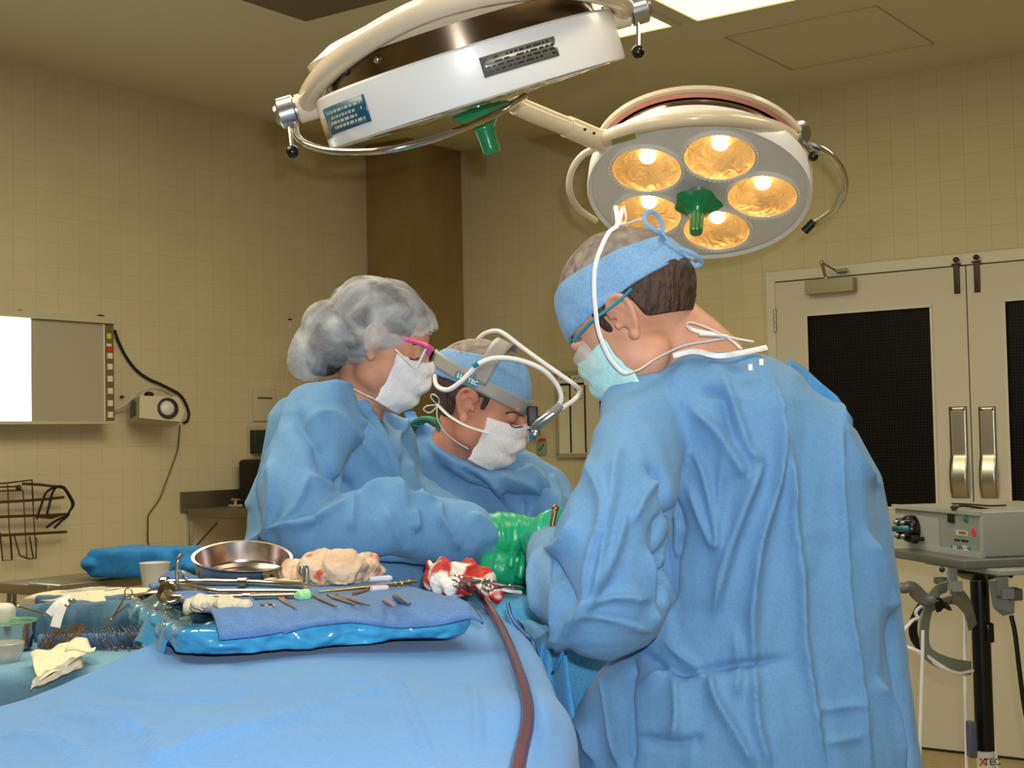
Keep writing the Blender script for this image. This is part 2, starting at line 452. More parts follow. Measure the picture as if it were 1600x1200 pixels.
def door(x0, x1, wx0, wx1, wz0, wz1, name):
    y = -.022
    g = .0025
    b = MB(); T = .03
    def bx(xa_, xb_, za, zb): b.box(((xa_ + xb_) / 2, y + T / 2 - .015 + .0, (za + zb) / 2), (xb_ - xa_, T, zb - za))
    z0, z1 = .012, dtop - .004
    x0 += g; x1 -= g
    bx(x0, wx0, z0, z1); bx(wx1, x1, z0, z1); bx(wx0, wx1, z0, wz0); bx(wx0, wx1, wz1, z1)
    d = b.build(name, M_door, smooth=False, mw=MR); tag(d, kind='structure')
    b = MB(); b.box(((wx0 + wx1) / 2, y + .004, (wz0 + wz1) / 2), (wx1 - wx0, .006, wz1 - wz0)); b.build('window_pane', M_glass, d, smooth=False, mw=MR)
    b = MB(); w = .012
    for c_, d_ in ((((wx0 + wx1) / 2, wz0), (wx1 - wx0 + w, w)), (((wx0 + wx1) / 2, wz1), (wx1 - wx0 + w, w)), ((wx0, (wz0 + wz1) / 2), (w, wz1 - wz0)), ((wx1, (wz0 + wz1) / 2), (w, wz1 - wz0))):
        b.box((c_[0], y - .017, c_[1]), (d_[0], .006, d_[1]))
    b.build('window_bead', M_frame, d, smooth=False, mw=MR)
    return d
wx0 = WR(1265, 640, FO).x; wx1 = WR(1461, 640, FO).x; wz1 = WR(1360, 485, FO).z; wz0 = WR(1430, 794, FO).z
D1 = door(dl, dm, wx0, wx1, wz0, wz1, 'door_1')
D2 = door(dm, dr, 2 * dm - wx1, 2 * dm - wx0, wz0, wz1, 'door_2')
yd = -.0375
b = MB(); b.box((dm, yd + .012, dtop / 2), (.004, .02, dtop - .02)); b.build('edge_seal', M_dark, D1, smooth=False, mw=MR)
b = MB(); b.box(((dl + dr) / 2, -.03, dtop - .001), (dr - dl, .004, .005)); b.build('head_gap', M_dark, D1, smooth=False, mw=MR)
b = MB(); b.box((dl + .001, -.0295, dtop / 2), (.004, .004, dtop)); b.build('hinge_gap', M_dark, D1, smooth=False, mw=MR)
b = MB(); b.box(((dl + dr) / 2, -.0295, .008), (dr - dl, .012, .012)); b.build('bottom_seal', M_dark, D1, smooth=False, mw=MR)
hz = WR(1210, 501, FO).z
b = MB()
for k in range(5): b.cyl((dl, yd - .004, hz - .055 + .022 * k + .001), (dl, yd - .004, hz - .055 + .022 * k + .021), .007, 12)
b.box((dl, yd + .003, hz), (.02, .004, .11)); b.build('hinge', M_steel, D1, mw=MR)
b = MB()
for k in range(5): b.cyl((dl, yd - .004, .9 + .022 * k + .001 - .5), (dl, yd - .004, .9 + .022 * k + .021 - .5), .007, 12)
b.build('hinge', M_steel, D1, mw=MR)
for (D, pa, pb) in ((D1, 1482, 1516), (D2, 1528, 1561)):
    A = WR(pa, 636, .04); B = WR(pb, 778, .04)
    pb_ = MB(); xc = (A.x + B.x) / 2; w = abs(B.x - A.x) - .004
    prof = []
    n = 14; z0, z1 = B.z, A.z
    # plate that bows outward toward its lower pull
    def fn(u, v, w=w, xc=xc, z0=z0, z1=z1):
        z = z1 + (z0 - z1) * v
        bow = 0.0 if v < .55 else .024 * math.sin((v - .55) / .45 * math.pi) ** .8
        return Vector((xc + (u - .5) * w, yd - .003 - bow, z))
    pb_.grid(6, 40, fn); pl = pb_.build('push_pull_plate', M_steel, D, mw=MR, solid=.003)
    s = MB()
    for sx_ in (-1, 1):
        for zz in (z1 - .012,): s.ball((xc + sx_ * (w / 2 - .012), yd - .006, zz), (.005, .002, .005), nu=10, nv=6)
    s.build('screw', M_dark, pl, mw=MR)
for (D, pxx, top, bot) in ((D1, 1494, 406, 459), (D2, 1525.5, 402, 457)):
    A = WR(pxx, top, .04); B = WR(pxx, bot, .04)
    b = MB(); b.box((A.x, yd - .004, (A.z + B.z) / 2 - .01), (.026, .008, A.z - B.z - .02), bev=.003)
    b.ball((A.x, yd - .006, A.z), (.014, .01, .012)); b.cyl((A.x - .02, yd - .006, A.z - .02), (A.x + .02, yd - .006, A.z - .02), .004, 8)
    b.build('flush_bolt', M_brown, D, mw=MR)
# door closer
A = WR(1262, 435, .05); B = WR(1338, 458, .05)
b = MB(); xc = (A.x + B.x) / 2; zc = (A.z + B.z) / 2 - .003
b.box((xc, yd - .027, zc), (B.x - A.x, .052, .066), bev=.004); cl = b.build('door_closer', M_greypaint, D1, mw=MR)
b = MB(); p1 = Vector((WR(1292, 440, .07).x, -.08, zc + .035)); p2 = WR(1284, 410, .14); p3 = WR(1308, 424, .05)
b.tube([p1, p2], .008, 8, flat=.5); b.tube([p2, p3], .007, 8, flat=.5); b.ball(p2, .011); b.cyl(p3, p3 + Vector((.05, 0, .0)), .01, 10); b.ball(p1, .012)
b.build('closer_arm', M_steel, cl, mw=MR)

# wall base strip
bb = MB(); bb.box((fleft / 2, -.004, .05), (fleft, .008, .1)); tag(bb.build('baseboard_back', mat('cove_base', '#8d7d58', .5), smooth=False, mw=MR), kind='structure')
bb = MB(); bb.box((.004, YB / 2, .05), (.008, -YB, .1)); tag(bb.build('baseboard_left', bpy.data.materials['cove_base'], smooth=False, mw=MR), kind='structure')
# ================================================================== things on the walls
M_ivory = mat('ivory_enamel', '#b9b093', .45)
M_viewlit = mat('lit_film_screen', '#f4fff4', .6, emit='#e6fff0', estr=2.6)
M_viewoff = mat('unlit_film_screen', '#a39c86', .5)
M_red = mat('red_plastic', '#c8311c', .4)
M_white = mat('white_plastic', '#d9d4c6', .4)
M_yel = mat('yellow_sticker', '#c8c83a', .5)
M_rust = mat('rust_mark', '#8a4a26', .7)
M_wire = mat('bronze_wire', '#5a452a', .4, metal=.6)
M_sink = mat('dark_steel', '#8c8474', .35, metal=.9)
MRR = MR.to_3x3()

# ---- film viewing box on the left wall
OV = .11
A = WL(180, 500, OV); B = WL(180, 661, OV); L0 = WL(0, 580, OV)
ty = A.y; y_l = L0.y - .45; zt_, zb_ = A.z + .004, B.z
def wb(mb, y0, y1, z0, z1, x0, x1): mb.box(((x0 + x1) / 2, (y0 + y1) / 2, (z0 + z1) / 2), (abs(x1 - x0), abs(y1 - y0), abs(z1 - z0)))
vb = MB(); wb(vb, y_l, ty, zb_, zt_, 0, OV - .012)
wb(vb, y_l, ty + .004, zt_ - .022, zt_ + .006, 0, OV + .012); wb(vb, y_l, ty + .002, zb_ - .004, zb_ + .008, 0, OV + .006)
vbox = vb.build('film_viewing_box', M_ivory, smooth=False, mw=MR)
tag(vbox, 'wall-mounted film viewing box, its left part glowing white and its right part off', 'light box')
yl = WL(50, 580, OV).y; yr = WL(164, 580, OV).y
def q_(name, m, y0, y1, z0, z1, x0, x1, par, lab=None):
    b = MB(); wb(b, y0, y1, z0, z1, x0, x1); o = b.build(name, m, par, smooth=False, mw=MR)
    if lab: o['label'] = lab
    return o
q_('lit_screen', M_viewlit, y_l + .01, yl, zb_ + .009, zt_ - .024, OV - .012, OV - .006, vbox, 'glowing white screen')
q_('unlit_screen', M_viewoff, yl + .001, yr - .003, zb_ + .009, zt_ - .024, OV - .012, OV - .006, vbox, 'switched-off grey screen')
q_('divider', M_white, yr - .003, yr + .002, zb_ + .009, zt_ - .024, OV - .012, OV - .002, vbox)
sw = q_('switch_strip', mat('strip_brown', '#6a5b3c', .5), yr + .002, ty - .006, zb_ + .009, zt_ - .024, OV - .012, OV - .004, vbox)
H_ = zt_ - .024 - zb_ - .009; ym = (yr + ty) / 2 - .002; wsw = (ty - yr) * .5
def zf(px_y): return WL(172, px_y, OV).z
for pyk in (556, 573, 592, 611, 630, 648):
    q_('rocker_switch', M_white, ym - wsw * .42, ym + wsw * .42, zf(pyk + 4.5), zf(pyk - 4.5), OV - .004, OV + .003, sw)
q_('rocker_switch', M_red, ym - wsw * .45, ym + wsw * .45, zf(550), zf(542), OV - .004, OV + .003, sw, 'red rocker switch')
q_('warning_sticker', M_yel, ym - wsw * .38, ym + wsw * .38, zf(529), zf(521), OV - .004, OV - .0035, sw)
q_('warning_sticker', M_rust, ym - wsw * .3, ym + wsw * .3, zf(519), zf(515), OV - .004, OV - .0035, sw)
q_('warning_sticker', M_white, ym - wsw * .45, ym + wsw * .45, zf(541), zf(537), OV - .004, OV - .0035, sw)

def cable(name, pts, r, m, label, cat='cable', parent=None, n=10, **k):
    b = MB(); b.tube(bez(pts, n), r, 8, **k); o = b.build(name, m, parent)
    if parent is None: tag(o, label, cat)
    return o
def wl(px, py, off=.01): return MR @ WL(px, py, off)
cable('black_cable', [wl(148, 500, .02), wl(152, 495, .02), wl(160, 494, .02), wl(166, 500, .02)], .006, M_dark, 'short loop of black cable showing above the film viewing box')
cable('black_cable', [wl(179, 516, .02), wl(187, 538), wl(200, 562), wl(215, 580), wl(232, 592), wl(250, 600), wl(268, 609), wl(281, 617), wl(290, 630), wl(295, 645), wl(293, 657), wl(287, 661)], .0065, M_dark, 'thick black cable drooping from the film viewing box to the wall lamp')
cable('electrical_cord', [wl(281, 665), wl(280, 682), wl(277, 705), wl(269, 728), wl(260, 752), wl(250, 778), wl(240, 793), wl(232, 805), wl(231, 822), wl(231, 845), wl(235, 860), wl(245, 905)], .0035, M_wire, 'thin dark cord hanging down the tiles from the wall lamp', 'cord')
# wall speaker / round-faced box on a bracket
t = empty('wall_lamp', MR @ WL(245, 640, .03), 'small cream wall-mounted lamp box with a round white lens, right of the film viewing box', 'wall lamp')
c0 = WL(245, 640, .13)
S = .16
Mx = MR @ Matrix.Translation(c0) @ Euler((0, 0, math.radians(-18)), 'XYZ').to_matrix().to_4x4() @ Euler((math.radians(-6), math.radians(-10), 0)).to_matrix().to_4x4()
# body: wedge, front face looks along +x and slightly toward the camera
b = MB(); ol = [(-.095, -.055), (.095, -.055), (.115, .0), (.08, .06), (-.095, .045)]
b.T = Mx @ Matrix(((0, 0, 1, -.09), (1, 0, 0, 0), (0, 1, 0, 0), (0, 0, 0, 1)))
b.poly(ol, .13); b.build('lamp_housing', M_ivory, t, smooth=False)
b = MB(); b.T = Mx @ Matrix(((0, 0, 1, .04), (1, 0, 0, .035), (0, 1, 0, -.0), (0, 0, 0, 1)))
b.lathe([(.0, .002), (.04, .002), (.04, .008), (.048, .008), (.048, -.001)], 40); b.build('black_ring', M_dark, t)
b = MB(); b.T = Mx @ Matrix.Translation((.046, .03, 0)); b.ball((0, 0, 0), (.016, .034, .034)); b.build('round_lens', mat('milky_lens', '#c9c3bd', .25), t)
b = MB(); b.T = Mx; b.box((-.03, -.098, -.005), (.06, .004, .06)); b.box((-.03, -.102, .0), (.02, .006, .075)); b.build('side_grille', mat('grille_dark', '#4a4236', .4), t, smooth=False)
b = MB(); b.tube(bez([wl(180, 640, .03), wl(195, 632, .05), wl(212, 618, .08), wl(228, 608, .12), wl(245, 607, .12), wl(262, 614, .08), wl(278, 628, .05), wl(282, 650, .04), wl(272, 664, .04)], 8), .006, 8); b.build('bracket_arm', M_ivory, t)
b = MB(); b.T = Mx; b.ball((-.02, -.03, .07), (.02, .022, .014)); b.box((-.02, -.03, .055), (.03, .012, .03)); b.build('clamp_knob', M_dark, t)
b = MB(); b.box(WL(272, 640, .015), (.03, .06, .1)); b.build('wall_plate', M_ivory, t, smooth=False, mw=MR)
# a screw left in the wall
for (px, py, w, lab) in ((30, 486, .012, 'small dark screw in the tiles above the film viewing box'), (190, 620, .010, 'small dark screw in the tiles between the film viewing box and the wall lamp'), (453, 499, .008, 'small dark screw at the top of the thin wire by the corner')):
    b = MB(); p = WL(px, py, .008); b.tube([p + Vector((-.008, 0, 0)), p + Vector((.006, 0, 0))], w * .5, 10); b.box(p + Vector((.006, .0, 0)), (.004, w * 1.8, w * .8)); tag(b.build('wall_screw', M_brown, mw=MR), lab, 'screw')
cable('thin_wire', [wl(453, 503, .006), wl(452, 540, .006), wl(449, 575, .006), wl(446, 600, .006)], .002, M_ceil, 'thin tan wire running down the tiles left of the corner duct', 'wire')
# ceiling edge hanging wires top right none
# switch plates by the corner
b = MB(); p = WL(414, 633, .006); b.box(p, (.012, .16, .16), bev=.003); o = b.build('outlet_plate', M_ivory, mw=MR)
b = MB(); b.box(WL(414, 622, .013), (.004, .1, .006)); b.build('slot', M_dark, o, mw=MR, smooth=False); tag(o, 'cream wall plate with a dark slot, just left of the woman\'s shoulder', 'wall plate')
b = MB(); p = WL(407, 690, .02); b.box(p, (.04, .11, .115), bev=.004); o = b.build('wall_box', mat('dark_green_box', '#142a22', .4))
o.matrix_world = MR
b = MB(); b.box(p + Vector((-.018, 0, .0)), (.004, .15, .16)); b.build('back_plate', M_ivory, o, mw=MR, smooth=False); tag(o, 'small dark green box on a cream plate on the left wall', 'wall box')

# ---- wire rack on the wall at far left
t = empty('wire_rack', MR @ WL(60, 800, .03), 'bronze wire rack for hanging supplies, fixed to the left wall', 'wire rack')
b = MB(); d1, d2 = .03, .16
def wr(pts, off=.05, r=.0035, smooth=False):
    q = [wl(x, y, (off if not isinstance(off, list) else off[i])) for i, (x, y) in enumerate(pts)]
    b.tube(bez(q, 6) if smooth else q, r, 6)
wr([(-30, 757), (8, 755), (50, 750), (52, 790)]); wr([(-30, 762), (30, 760)]); wr([(-30, 768), (8, 767), (35, 766)])
wr([(12, 757), (14, 820), (18, 875)], r=.0025); wr([(36, 766), (39, 820), (42, 872)], r=.0025); wr([(50, 765), (54, 830), (57, 873)], r=.0025)
wr([(0, 832), (4, 876), (19, 875), (17, 838)]); wr([(22, 836), (31, 868), (44, 873), (56, 873), (57, 840)]); wr([(46, 838), (52, 872)])
b.build('frame', M_wire, t)
b = MB()
wr([(-30, 786), (30, 783), (70, 780), (100, 777)], r=.006); wr([(-30, 809), (40, 806), (75, 805), (102, 803), (80, 809), (60, 807)], r=.006); wr([(-30, 838), (50, 834), (104, 831)], r=.006)
wr([(35, 756), (60, 757), (85, 760), (101, 762)], r=.006)
b.build('hanging_rod', M_wire, t)
b = MB()
for s_ in (0, 1):
    wr([(57 + 15 * s_, 811 - 2 * s_), (66 + 12 * s_, 785), (72 + 10 * s_, 770), (86 + 3 * s_, 761), (98 + 2 * s_, 762), (107 + 2 * s_, 774), (113 + 2 * s_, 788), (108, 800), (102 + 4 * s_, 806), (85 + 10 * s_, 815), (73 + 12 * s_, 824 + s_)], off=.13, r=.0055, smooth=True)
b.build('hook_arms', M_dark, t)
b = MB(); b.ball(wl(29, 762, .05), .012, nu=12, nv=8); b.build('mounting_nut', M_brown, t)

# ---- stainless shelf on the left wall, half hidden by the woman
t = empty('steel_wall_shelf', MR @ WL(330, 810, .1), 'stainless steel wall shelf with a tall dark backsplash, behind the woman\'s elbow', 'shelf')
ya = WL(281, 790, .0).y; ybb = WL(470, 780, .0).y
zt1 = WL(281, 769, 0).z; zb1 = WL(281, 800, .0).z
b = MB(); wb(b, ya, ybb, zb1, zt1, .002, .015); b.build('backsplash', M_sink, t, smooth=False, mw=MR)
zc = WL(290, 806, .22).z
b = MB(); wb(b, ya + .03, ybb, zc - .02, zc + .022, .016, .30); b.build('shelf_top', M_sink, t, smooth=False, mw=MR)
p0 = WL(297, 818, .26); b = MB(); b.cyl(Vector((.26, p0.y, 0.0)), Vector((.26, p0.y, zc - .02)), .014, 16); b.build('leg', M_chrome, t, mw=MR)
b = MB(); p1 = WL(302, 858, .26); p2 = WL(339, 817, .2); b.cyl(p1, p2, .004, 8); b.build('brace', M_wire, t, mw=MR)
b = MB(); p = WL(368, 798, .2); b.box((.2, p.y, zc + .03), (.05, .04, .012)); b.cyl((.2, p.y, zc + .022), (.2, p.y, zc + .06), .008, 10); b.cyl((.2, p.y - .02, zc + .06), (.2, p.y + .03, zc + .055), .006, 8); b.build('tap', M_chrome, t, mw=MR)
b = MB(); p = WL(394, 757, .12); b.box((.12, p.y + .03, zc + .022 + .11), (.16, .1, .22), bev=.02); tag(b.build('dispenser', M_dark, mw=MR), 'dark rounded dispenser standing on the steel wall shelf', 'dispenser')

# ---- chart board on the door wall
M_board = mat('board_white', '#cfcab0', .35)
t = empty('schedule_board', MR @ WR(930, 650, .02), 'white magnetic chart board ruled into black columns, on the wall by the right surgeon', 'board')
OB = .03
tl = WR(869, 584, OB); br_ = WR(1010, 712, OB); bl = WR(871, 712, OB)
x0, x1, z1, z0 = (tl.x + bl.x) / 2, br_.x, tl.z, bl.z
b = MB(); b.box(((x0 + x1) / 2, -OB / 2, (z0 + z1) / 2), (x1 - x0, OB - .004, z1 - z0)); b.build('panel', M_board, t, smooth=False, mw=MR)
b = MB(); w = .022
for c_, d_ in ((((x0 + x1) / 2, z0), (x1 - x0 + w, w)), (((x0 + x1) / 2, z1), (x1 - x0 + w, w)), ((x0, (z0 + z1) / 2), (w, z1 - z0)), ((x1, (z0 + z1) / 2), (w, z1 - z0))):
    b.box((c_[0], -OB / 2 - .003, c_[1]), (d_[0], OB, d_[1]))
b.build('frame', M_greypaint, t, smooth=False, mw=MR)
b = MB(); yb = -OB + .001
zr = WR(900, 600, OB).z
cols = [WR(x, 600, OB).x for x in (890, 913, 937, 961, 985)]
b.box(((x0 + x1) / 2, yb, zr), (x1 - x0 - .03, .003, .012))
for xx in cols: b.box((xx, yb, (z0 + z1) / 2), (.009, .003, z1 - z0 - .03))
b.build('ruled_lines', M_dark, t, smooth=False, mw=MR)
M_ink = mat('marker_ink', '#2c4f58', .6)
b = MB(); cc = [x0 + .012] + cols
rnd = random.Random(3)
for i in range(len(cc) - 1):
    xm = (cc[i] + cc[i + 1]) / 2; zz = (zr + z1) / 2
    pts = [Vector((xm - .022 + .009 * k, yb - .001, zz + rnd.uniform(-.006, .006))) for k in range(6)]
    b.tube(bez(pts, 3), .0015, 5)
for (px, py, r_) in ((881, 616, .011), (907, 620, .011), (900, 608, .007)):
    c_ = WR(px, py, OB); b.tube([c_ + Vector((r_ * math.cos(a_), -.001, r_ * math.sin(a_) * .9)) for a_ in np.linspace(.3, 6, 14)], .0018, 5)
c_ = WR(948, 606, OB)
b.tube(bez([c_ + Vector((-.014, -.001, .012)), c_ + Vector((-.01, -.001, -.006)), c_ + Vector((.008, -.001, -.006)), c_ + Vector((.012, -.001, .012))], 4), .002, 5)
b.tube(bez([c_ + Vector((.002, -.001, -.004)), c_ + Vector((.004, -.001, -.03))], 4), .002, 5)
hw = b.build('handwriting', M_ink, t, mw=MR); hw['kind'] = 'stuff'
# red and green notice by the middle surgeon
A_ = WR(846, 697, .006); b = MB(); b.box(A_ + Vector((0, 0, -.005)), (.06, .012, .085), bev=.002); o = b.build('wall_notice', mat('notice_green', '#7c9a7c', .5), mw=MR)
b = MB(); b.box(A_ + Vector((0, -.007, .034)), (.058, .003, .016)); b.build('red_header', M_red, o, smooth=False, mw=MR)
b = MB(); b.tube([A_ + Vector((-.018, -.007, -.012)), A_ + Vector((-.006, -.007, -.024)), A_ + Vector((.02, -.007, .01))], .0025, 6); b.build('tick_mark', M_dark, o, mw=MR)
tag(o, 'small green notice with a red header, left of the chart board', 'notice')
# ================================================================== surgical lights
M_cream = mat('cream_enamel', '#dccbb0', .25, coat=.4, var=.04, vscale=6)
M_lampw = mat('white_enamel', '#e6e6e6', .32, coat=.3, var=.03, vscale=5)
M_plate = mat('lamp_face_enamel', '#d6d4d0', .4)
M_band = mat('polished_dark_band', '#8d7c6a', .14, metal=1)
M_green = mat('green_handle', '#12834a', .25, coat=.4, bump=.05, bscale=60)
M_alu = mat('satin_aluminium', '#c3c6c9', .28, metal=1)
M_clip = mat('reddish_ring', '#b87a66', .5)
M_deck = mat('label_blue', '#15506a', .3); M_lets = mat('label_letters', '#a9b6b0', .4)
M_gold = bpy.data.materials.new('gold_reflector'); M_gold.use_nodes = True
nt = M_gold.node_tree; b_ = nt.nodes['Principled BSDF']
b_.inputs['Base Color'].default_value = srgb('#f6e2ba'); b_.inputs['Metallic'].default_value = .55; b_.inputs['Roughness'].default_value = .22
tc = nt.nodes.new('ShaderNodeTexCoord'); nz = nt.nodes.new('ShaderNodeTexNoise'); nz.inputs['Scale'].default_value = 28; nz.inputs['Detail'].default_value = 4; nz.inputs['Distortion'].default_value = 1.5
nt.links.new(tc.outputs['Object'], nz.inputs['Vector']); bp = nt.nodes.new('ShaderNodeBump'); bp.inputs['Strength'].default_value = .9; bp.inputs['Distance'].default_value = .01
nt.links.new(nz.outputs['Fac'], bp.inputs['Height']); nt.links.new(bp.outputs[0], b_.inputs['Normal'])
M_bulb = mat('hot_bulb', '#fff0c8', .5, emit='#ffcf8a', estr=150)
M_lensglass = mat('clear_glass', '#ffffff', .02, trans=1.0)
M_lensglass.node_tree.nodes['Principled BSDF'].inputs['IOR'].default_value = 1.05

M_bez = mat('clear_bezel', '#e8e4da', .2, coat=.5)
def gp(px, py, Y): return P(px, py, Y)

def lamp_head(name, label, ctr, n, xref, R, h, lit):
    F = frame(ctr, n, xref)
    t = empty(name, ctr, label, 'surgical light', 'ceiling surgical lights')
    # housing: side band open at the face, dome behind
    b = MB(); b.T = F
    b.lathe([(R - .012, -.006), (R - .002, .0), (R, -.004), (R, -h), (R - .004, -h - .004), (R - .03, -h - .004)], 72)
    b.build('housing', M_lampw, t)
    b = MB(); b.T = F
    b.lathe([(R - .03, -h - .004), (R - .03, -h - .055), (R - .04, -h - .058)], 72); b.build('inner_band', M_band, t)
    b = MB(); b.T = F
    b.lathe([(R - .03, -h - .055), (R - .008, -h - .056), (R - .006, -h - .066), (R - .05, -h - .088), (R - .12, -h - .102), (.03, -h - .108), (.0, -h - .108)], 72); b.build('dome', M_cream, t)
    b = MB(); b.T = F
    b.lathe([(R - .026, -h - .046), (R - .018, -h - .053), (R - .022, -h - .058)], 72); b.build('rim_ring', M_clip if lit else M_cream, t)  # thin ring below the dome rim, reddish on one lamp
    # face plate with five round openings
    bm = bmesh.new(); edges = []
    def ring(cx_, cy_, r_, seg):
        vs = [bm.verts.new((cx_ + r_ * math.cos(2 * math.pi * k / seg), cy_ + r_ * math.sin(2 * math.pi * k / seg), -.008)) for k in range(seg)]
        for k in range(seg): edges.append(bm.edges.new((vs[k], vs[(k + 1) % seg])))
    ring(0, 0, R - .010, 80)
    LR = R * .565; lr = R * .318; ph0 = math.radians(78)
    cs = [(LR * math.cos(ph0 + k * 2 * math.pi / 5), LR * math.sin(ph0 + k * 2 * math.pi / 5)) for k in range(5)]
    for c_ in cs: ring(c_[0], c_[1], lr, 40)
    bmesh.ops.triangle_fill(bm, edges=edges, use_beauty=True)
    me = bpy.data.meshes.new('face_plate')
    for v in bm.verts: v.co = F @ v.co
    bm.to_mesh(me); bm.free(); me.materials.append(M_plate); link(bpy.data.objects.new('face_plate', me), t)
    for k, c_ in enumerate(cs):
        FL = F @ Matrix.Translation((c_[0], c_[1], 0)) @ Matrix.Rotation(k * 1.3, 4, 'Z')
        b = MB(); b.T = FL
        prof = [(lr, -.008)] + [(lr * math.cos(a_), -.008 - .045 * math.sin(a_)) for a_ in np.linspace(.15, 1.5, 9)] + [(0.0, -.053)]
        b.lathe(prof, 32); rf = b.build('reflector', M_gold, t); 
        b = MB(); b.T = FL; b.ball((0, 0, -.040), (.020, .020, .013)); b.build('bulb', M_bulb if lit else M_plate, rf)
        b = MB(); b.T = FL
        b.lathe([(lr + .007, -.008), (lr + .006, -.001), (lr + .001, .002), (lr - .004, -.002), (lr - .004, -.008)], 40)
        for q in range(48 if lit else 0):
            a_ = 2 * math.pi * q / 48; b.ball((math.cos(a_) * (lr + .0025), math.sin(a_) * (lr + .0025), .002), .0022, nu=6, nv=4)
        b.build('bezel', M_bez, rf)
        b = MB(); b.T = FL; b.lathe([(lr - .004, -.003), (lr * .6, .003), (0, .005)], 32); b.build('lens', M_lensglass, rf, solid=0.0)
    # green handle
    b = MB(); b.T = F; b.lathe([(.028, -.008), (.028, .012), (.02, .02), (.02, .045)], 24); b.build('handle_socket', M_chrome, t)
    b = MB(); b.T = F
    def hf(u, v):
        a_ = 2 * math.pi * u
        prof = [(.008, .014), (.048, .022), (.058, .030), (.050, .040), (.028, .060), (.019, .075), (.0175, .10), (.0165, .135), (.015, .142), (.001, .144)]
        x_ = v * (len(prof) - 1); i = min(int(x_), len(prof) - 2); f = x_ - i
        hz_ = .80 if lit else .72
        r_ = prof[i][0] * (1 - f) + prof[i + 1][0] * f; z_ = prof[i][1] * (1 - f) + prof[i + 1][1] * f
        if .02 < z_ < .06: r_ *= 1 + .10 * math.cos(5 * a_)
        return Vector((r_ * math.cos(a_), r_ * math.sin(a_), z_ * hz_ - (.0 if lit else .008)))
    b.grid(40, 37, hf, closed=True); b.build('handle', M_green, t)
    return t, F

def pivot(t, p, axis, out, ballp=None, r=.022):
    b = MB(); a = Vector(axis).normalized(); p = Vector(p)
    b.tube([p - a * .045, p - a * .0], r * 1.05, 24); b.build('pivot_hub', M_cream, t)
    b = MB(); b.tube([p, p + a * .004, p + a * .006, p + a * .034, p + a * .038], [r * .9, r * .9, r * 1.15, r * 1.15, r * .9], 24)
    b.tube([p + a * .038, p + a * .044], [r * .8, r * .7], 24); pc = b.build('pivot_cap', M_alu, t)
    if ballp is not None:
        b = MB(); s = p + a * .015 + (Vector(ballp) - p).normalized() * r; b.cyl(s, ballp, .0042, 10); b.build('lever', M_chrome, t)
        b = MB(); b.ball(ballp, .0125); b.build('lever_knob', M_black, t)

toC = lambda p: (EYE - p).normalized()
def facing(p, a, b, c):
    v = toC(p); r_ = (right - v * right.dot(v)).normalized(); d_ = (down - v * down.dot(v)).normalized()
    return (r_ * a + d_ * b + v * c).normalized()
# ---- upper lamp, seen edge-on
C1 = gp(746, 163, 2.6)
n1 = facing(C1, .295, .95, .018)
T1, F1 = lamp_head('surgical_light', 'large surgical lamp seen edge-on at top left with a white side band and label plates', C1, n1, right, .288, .088, False)
def band_plate(name, m, a0, a1, z0, z1, R, F, par, lift=.0012, lab=None):
    b = MB(); b.T = F
    b.grid(16, 2, lambda u, v: Vector(((R + lift) * math.cos(a0 + (a1 - a0) * u), (R + lift) * math.sin(a0 + (a1 - a0) * u), z0 + (z1 - z0) * v)))
    o = b.build(name, m, par, solid=.0015)
    if lab: o['label'] = lab
    return o
rad = math.radians
pl = band_plate('label_plate', M_deck, rad(157), rad(128), -.070, -.022, .288, F1, T1, lab='blue label plate with small lettering')
rnd = random.Random(5)
b = MB(); b.T = F1
def letters(b, a0, a1, zs, R, hgt, lift=.0028, seed=1):
    r_ = random.Random(seed)
    for z_ in zs:
        a = a0
        while a < a1:
            w = r_.uniform(.012, .05)
            if a + w < a1 and r_.random() < .85:
                b.grid(4, 2, lambda u, v: Vector(((R + lift) * math.cos(a + w * u), (R + lift) * math.sin(a + w * u), z_ + hgt * v)))
            a += w + .012
letters(b, rad(130), rad(152), (-.062, -.052, -.043, -.034), .288, .005)
b.build('lettering', M_lets, pl)
band_plate('label_plate', mat('label_tan', '#9a8560', .5), rad(167), rad(157), -.055, -.018, .288, F1, T1, lab='small tan label plate')
pl = band_plate('label_plate', mat('label_silver', '#8a8c88', .3, metal=.6), rad(84), rad(56), -.066, -.032, .288, F1, T1, lab='silver label plate with engraved text')
b = MB(); b.T = F1; letters(b, rad(57), rad(83), (-.062, -.055, -.048, -.041), .288, .003, seed=8); b.build('lettering', M_dark, pl)
for a_ in (rad(141), rad(122)):
    b = MB(); b.T = F1; r_ = .258; b.ball((r_ * math.cos(a_), r_ * math.sin(a_), -.118), .008); b.build('band_screw', M_dark if a_ > 2.3 else M_chrome, T1)
px1 = gp(484, 165, 2.6); px1b = gp(975, 25, 2.6)
axL = (gp(440, 178, 2.6) - px1).normalized()
pivot(T1, gp(466, 171, 2.6), axL, 1, gp(457, 237, 2.56), r=.026)
pivot(T1, gp(981, 20, 2.6), -axL, 1, gp(997, 81, 2.58), r=.024)
b = MB(); b.tube(bez([gp(480, 166, 2.6), gp(487, 145, 2.55), gp(510, 113, 2.46), gp(560, 72, 2.36), gp(640, 26, 2.28), gp(720, -2, 2.25), gp(800, -18, 2.25), gp(880, -22, 2.28), gp(940, -12, 2.4), gp(968, 0, 2.52), gp(974, 18, 2.6)], 8), .0215, 16)
b.tube(bez([gp(750, -12, 2.25), gp(745, -60, 2.35), gp(745, -150, 2.6)], 8) , .026, 16)
topm = gp(745, -150, 2.6); b.cyl(topm, Vector((topm.x, topm.y, CEIL)), .03, 20)
b.build('yoke', M_cream, T1)
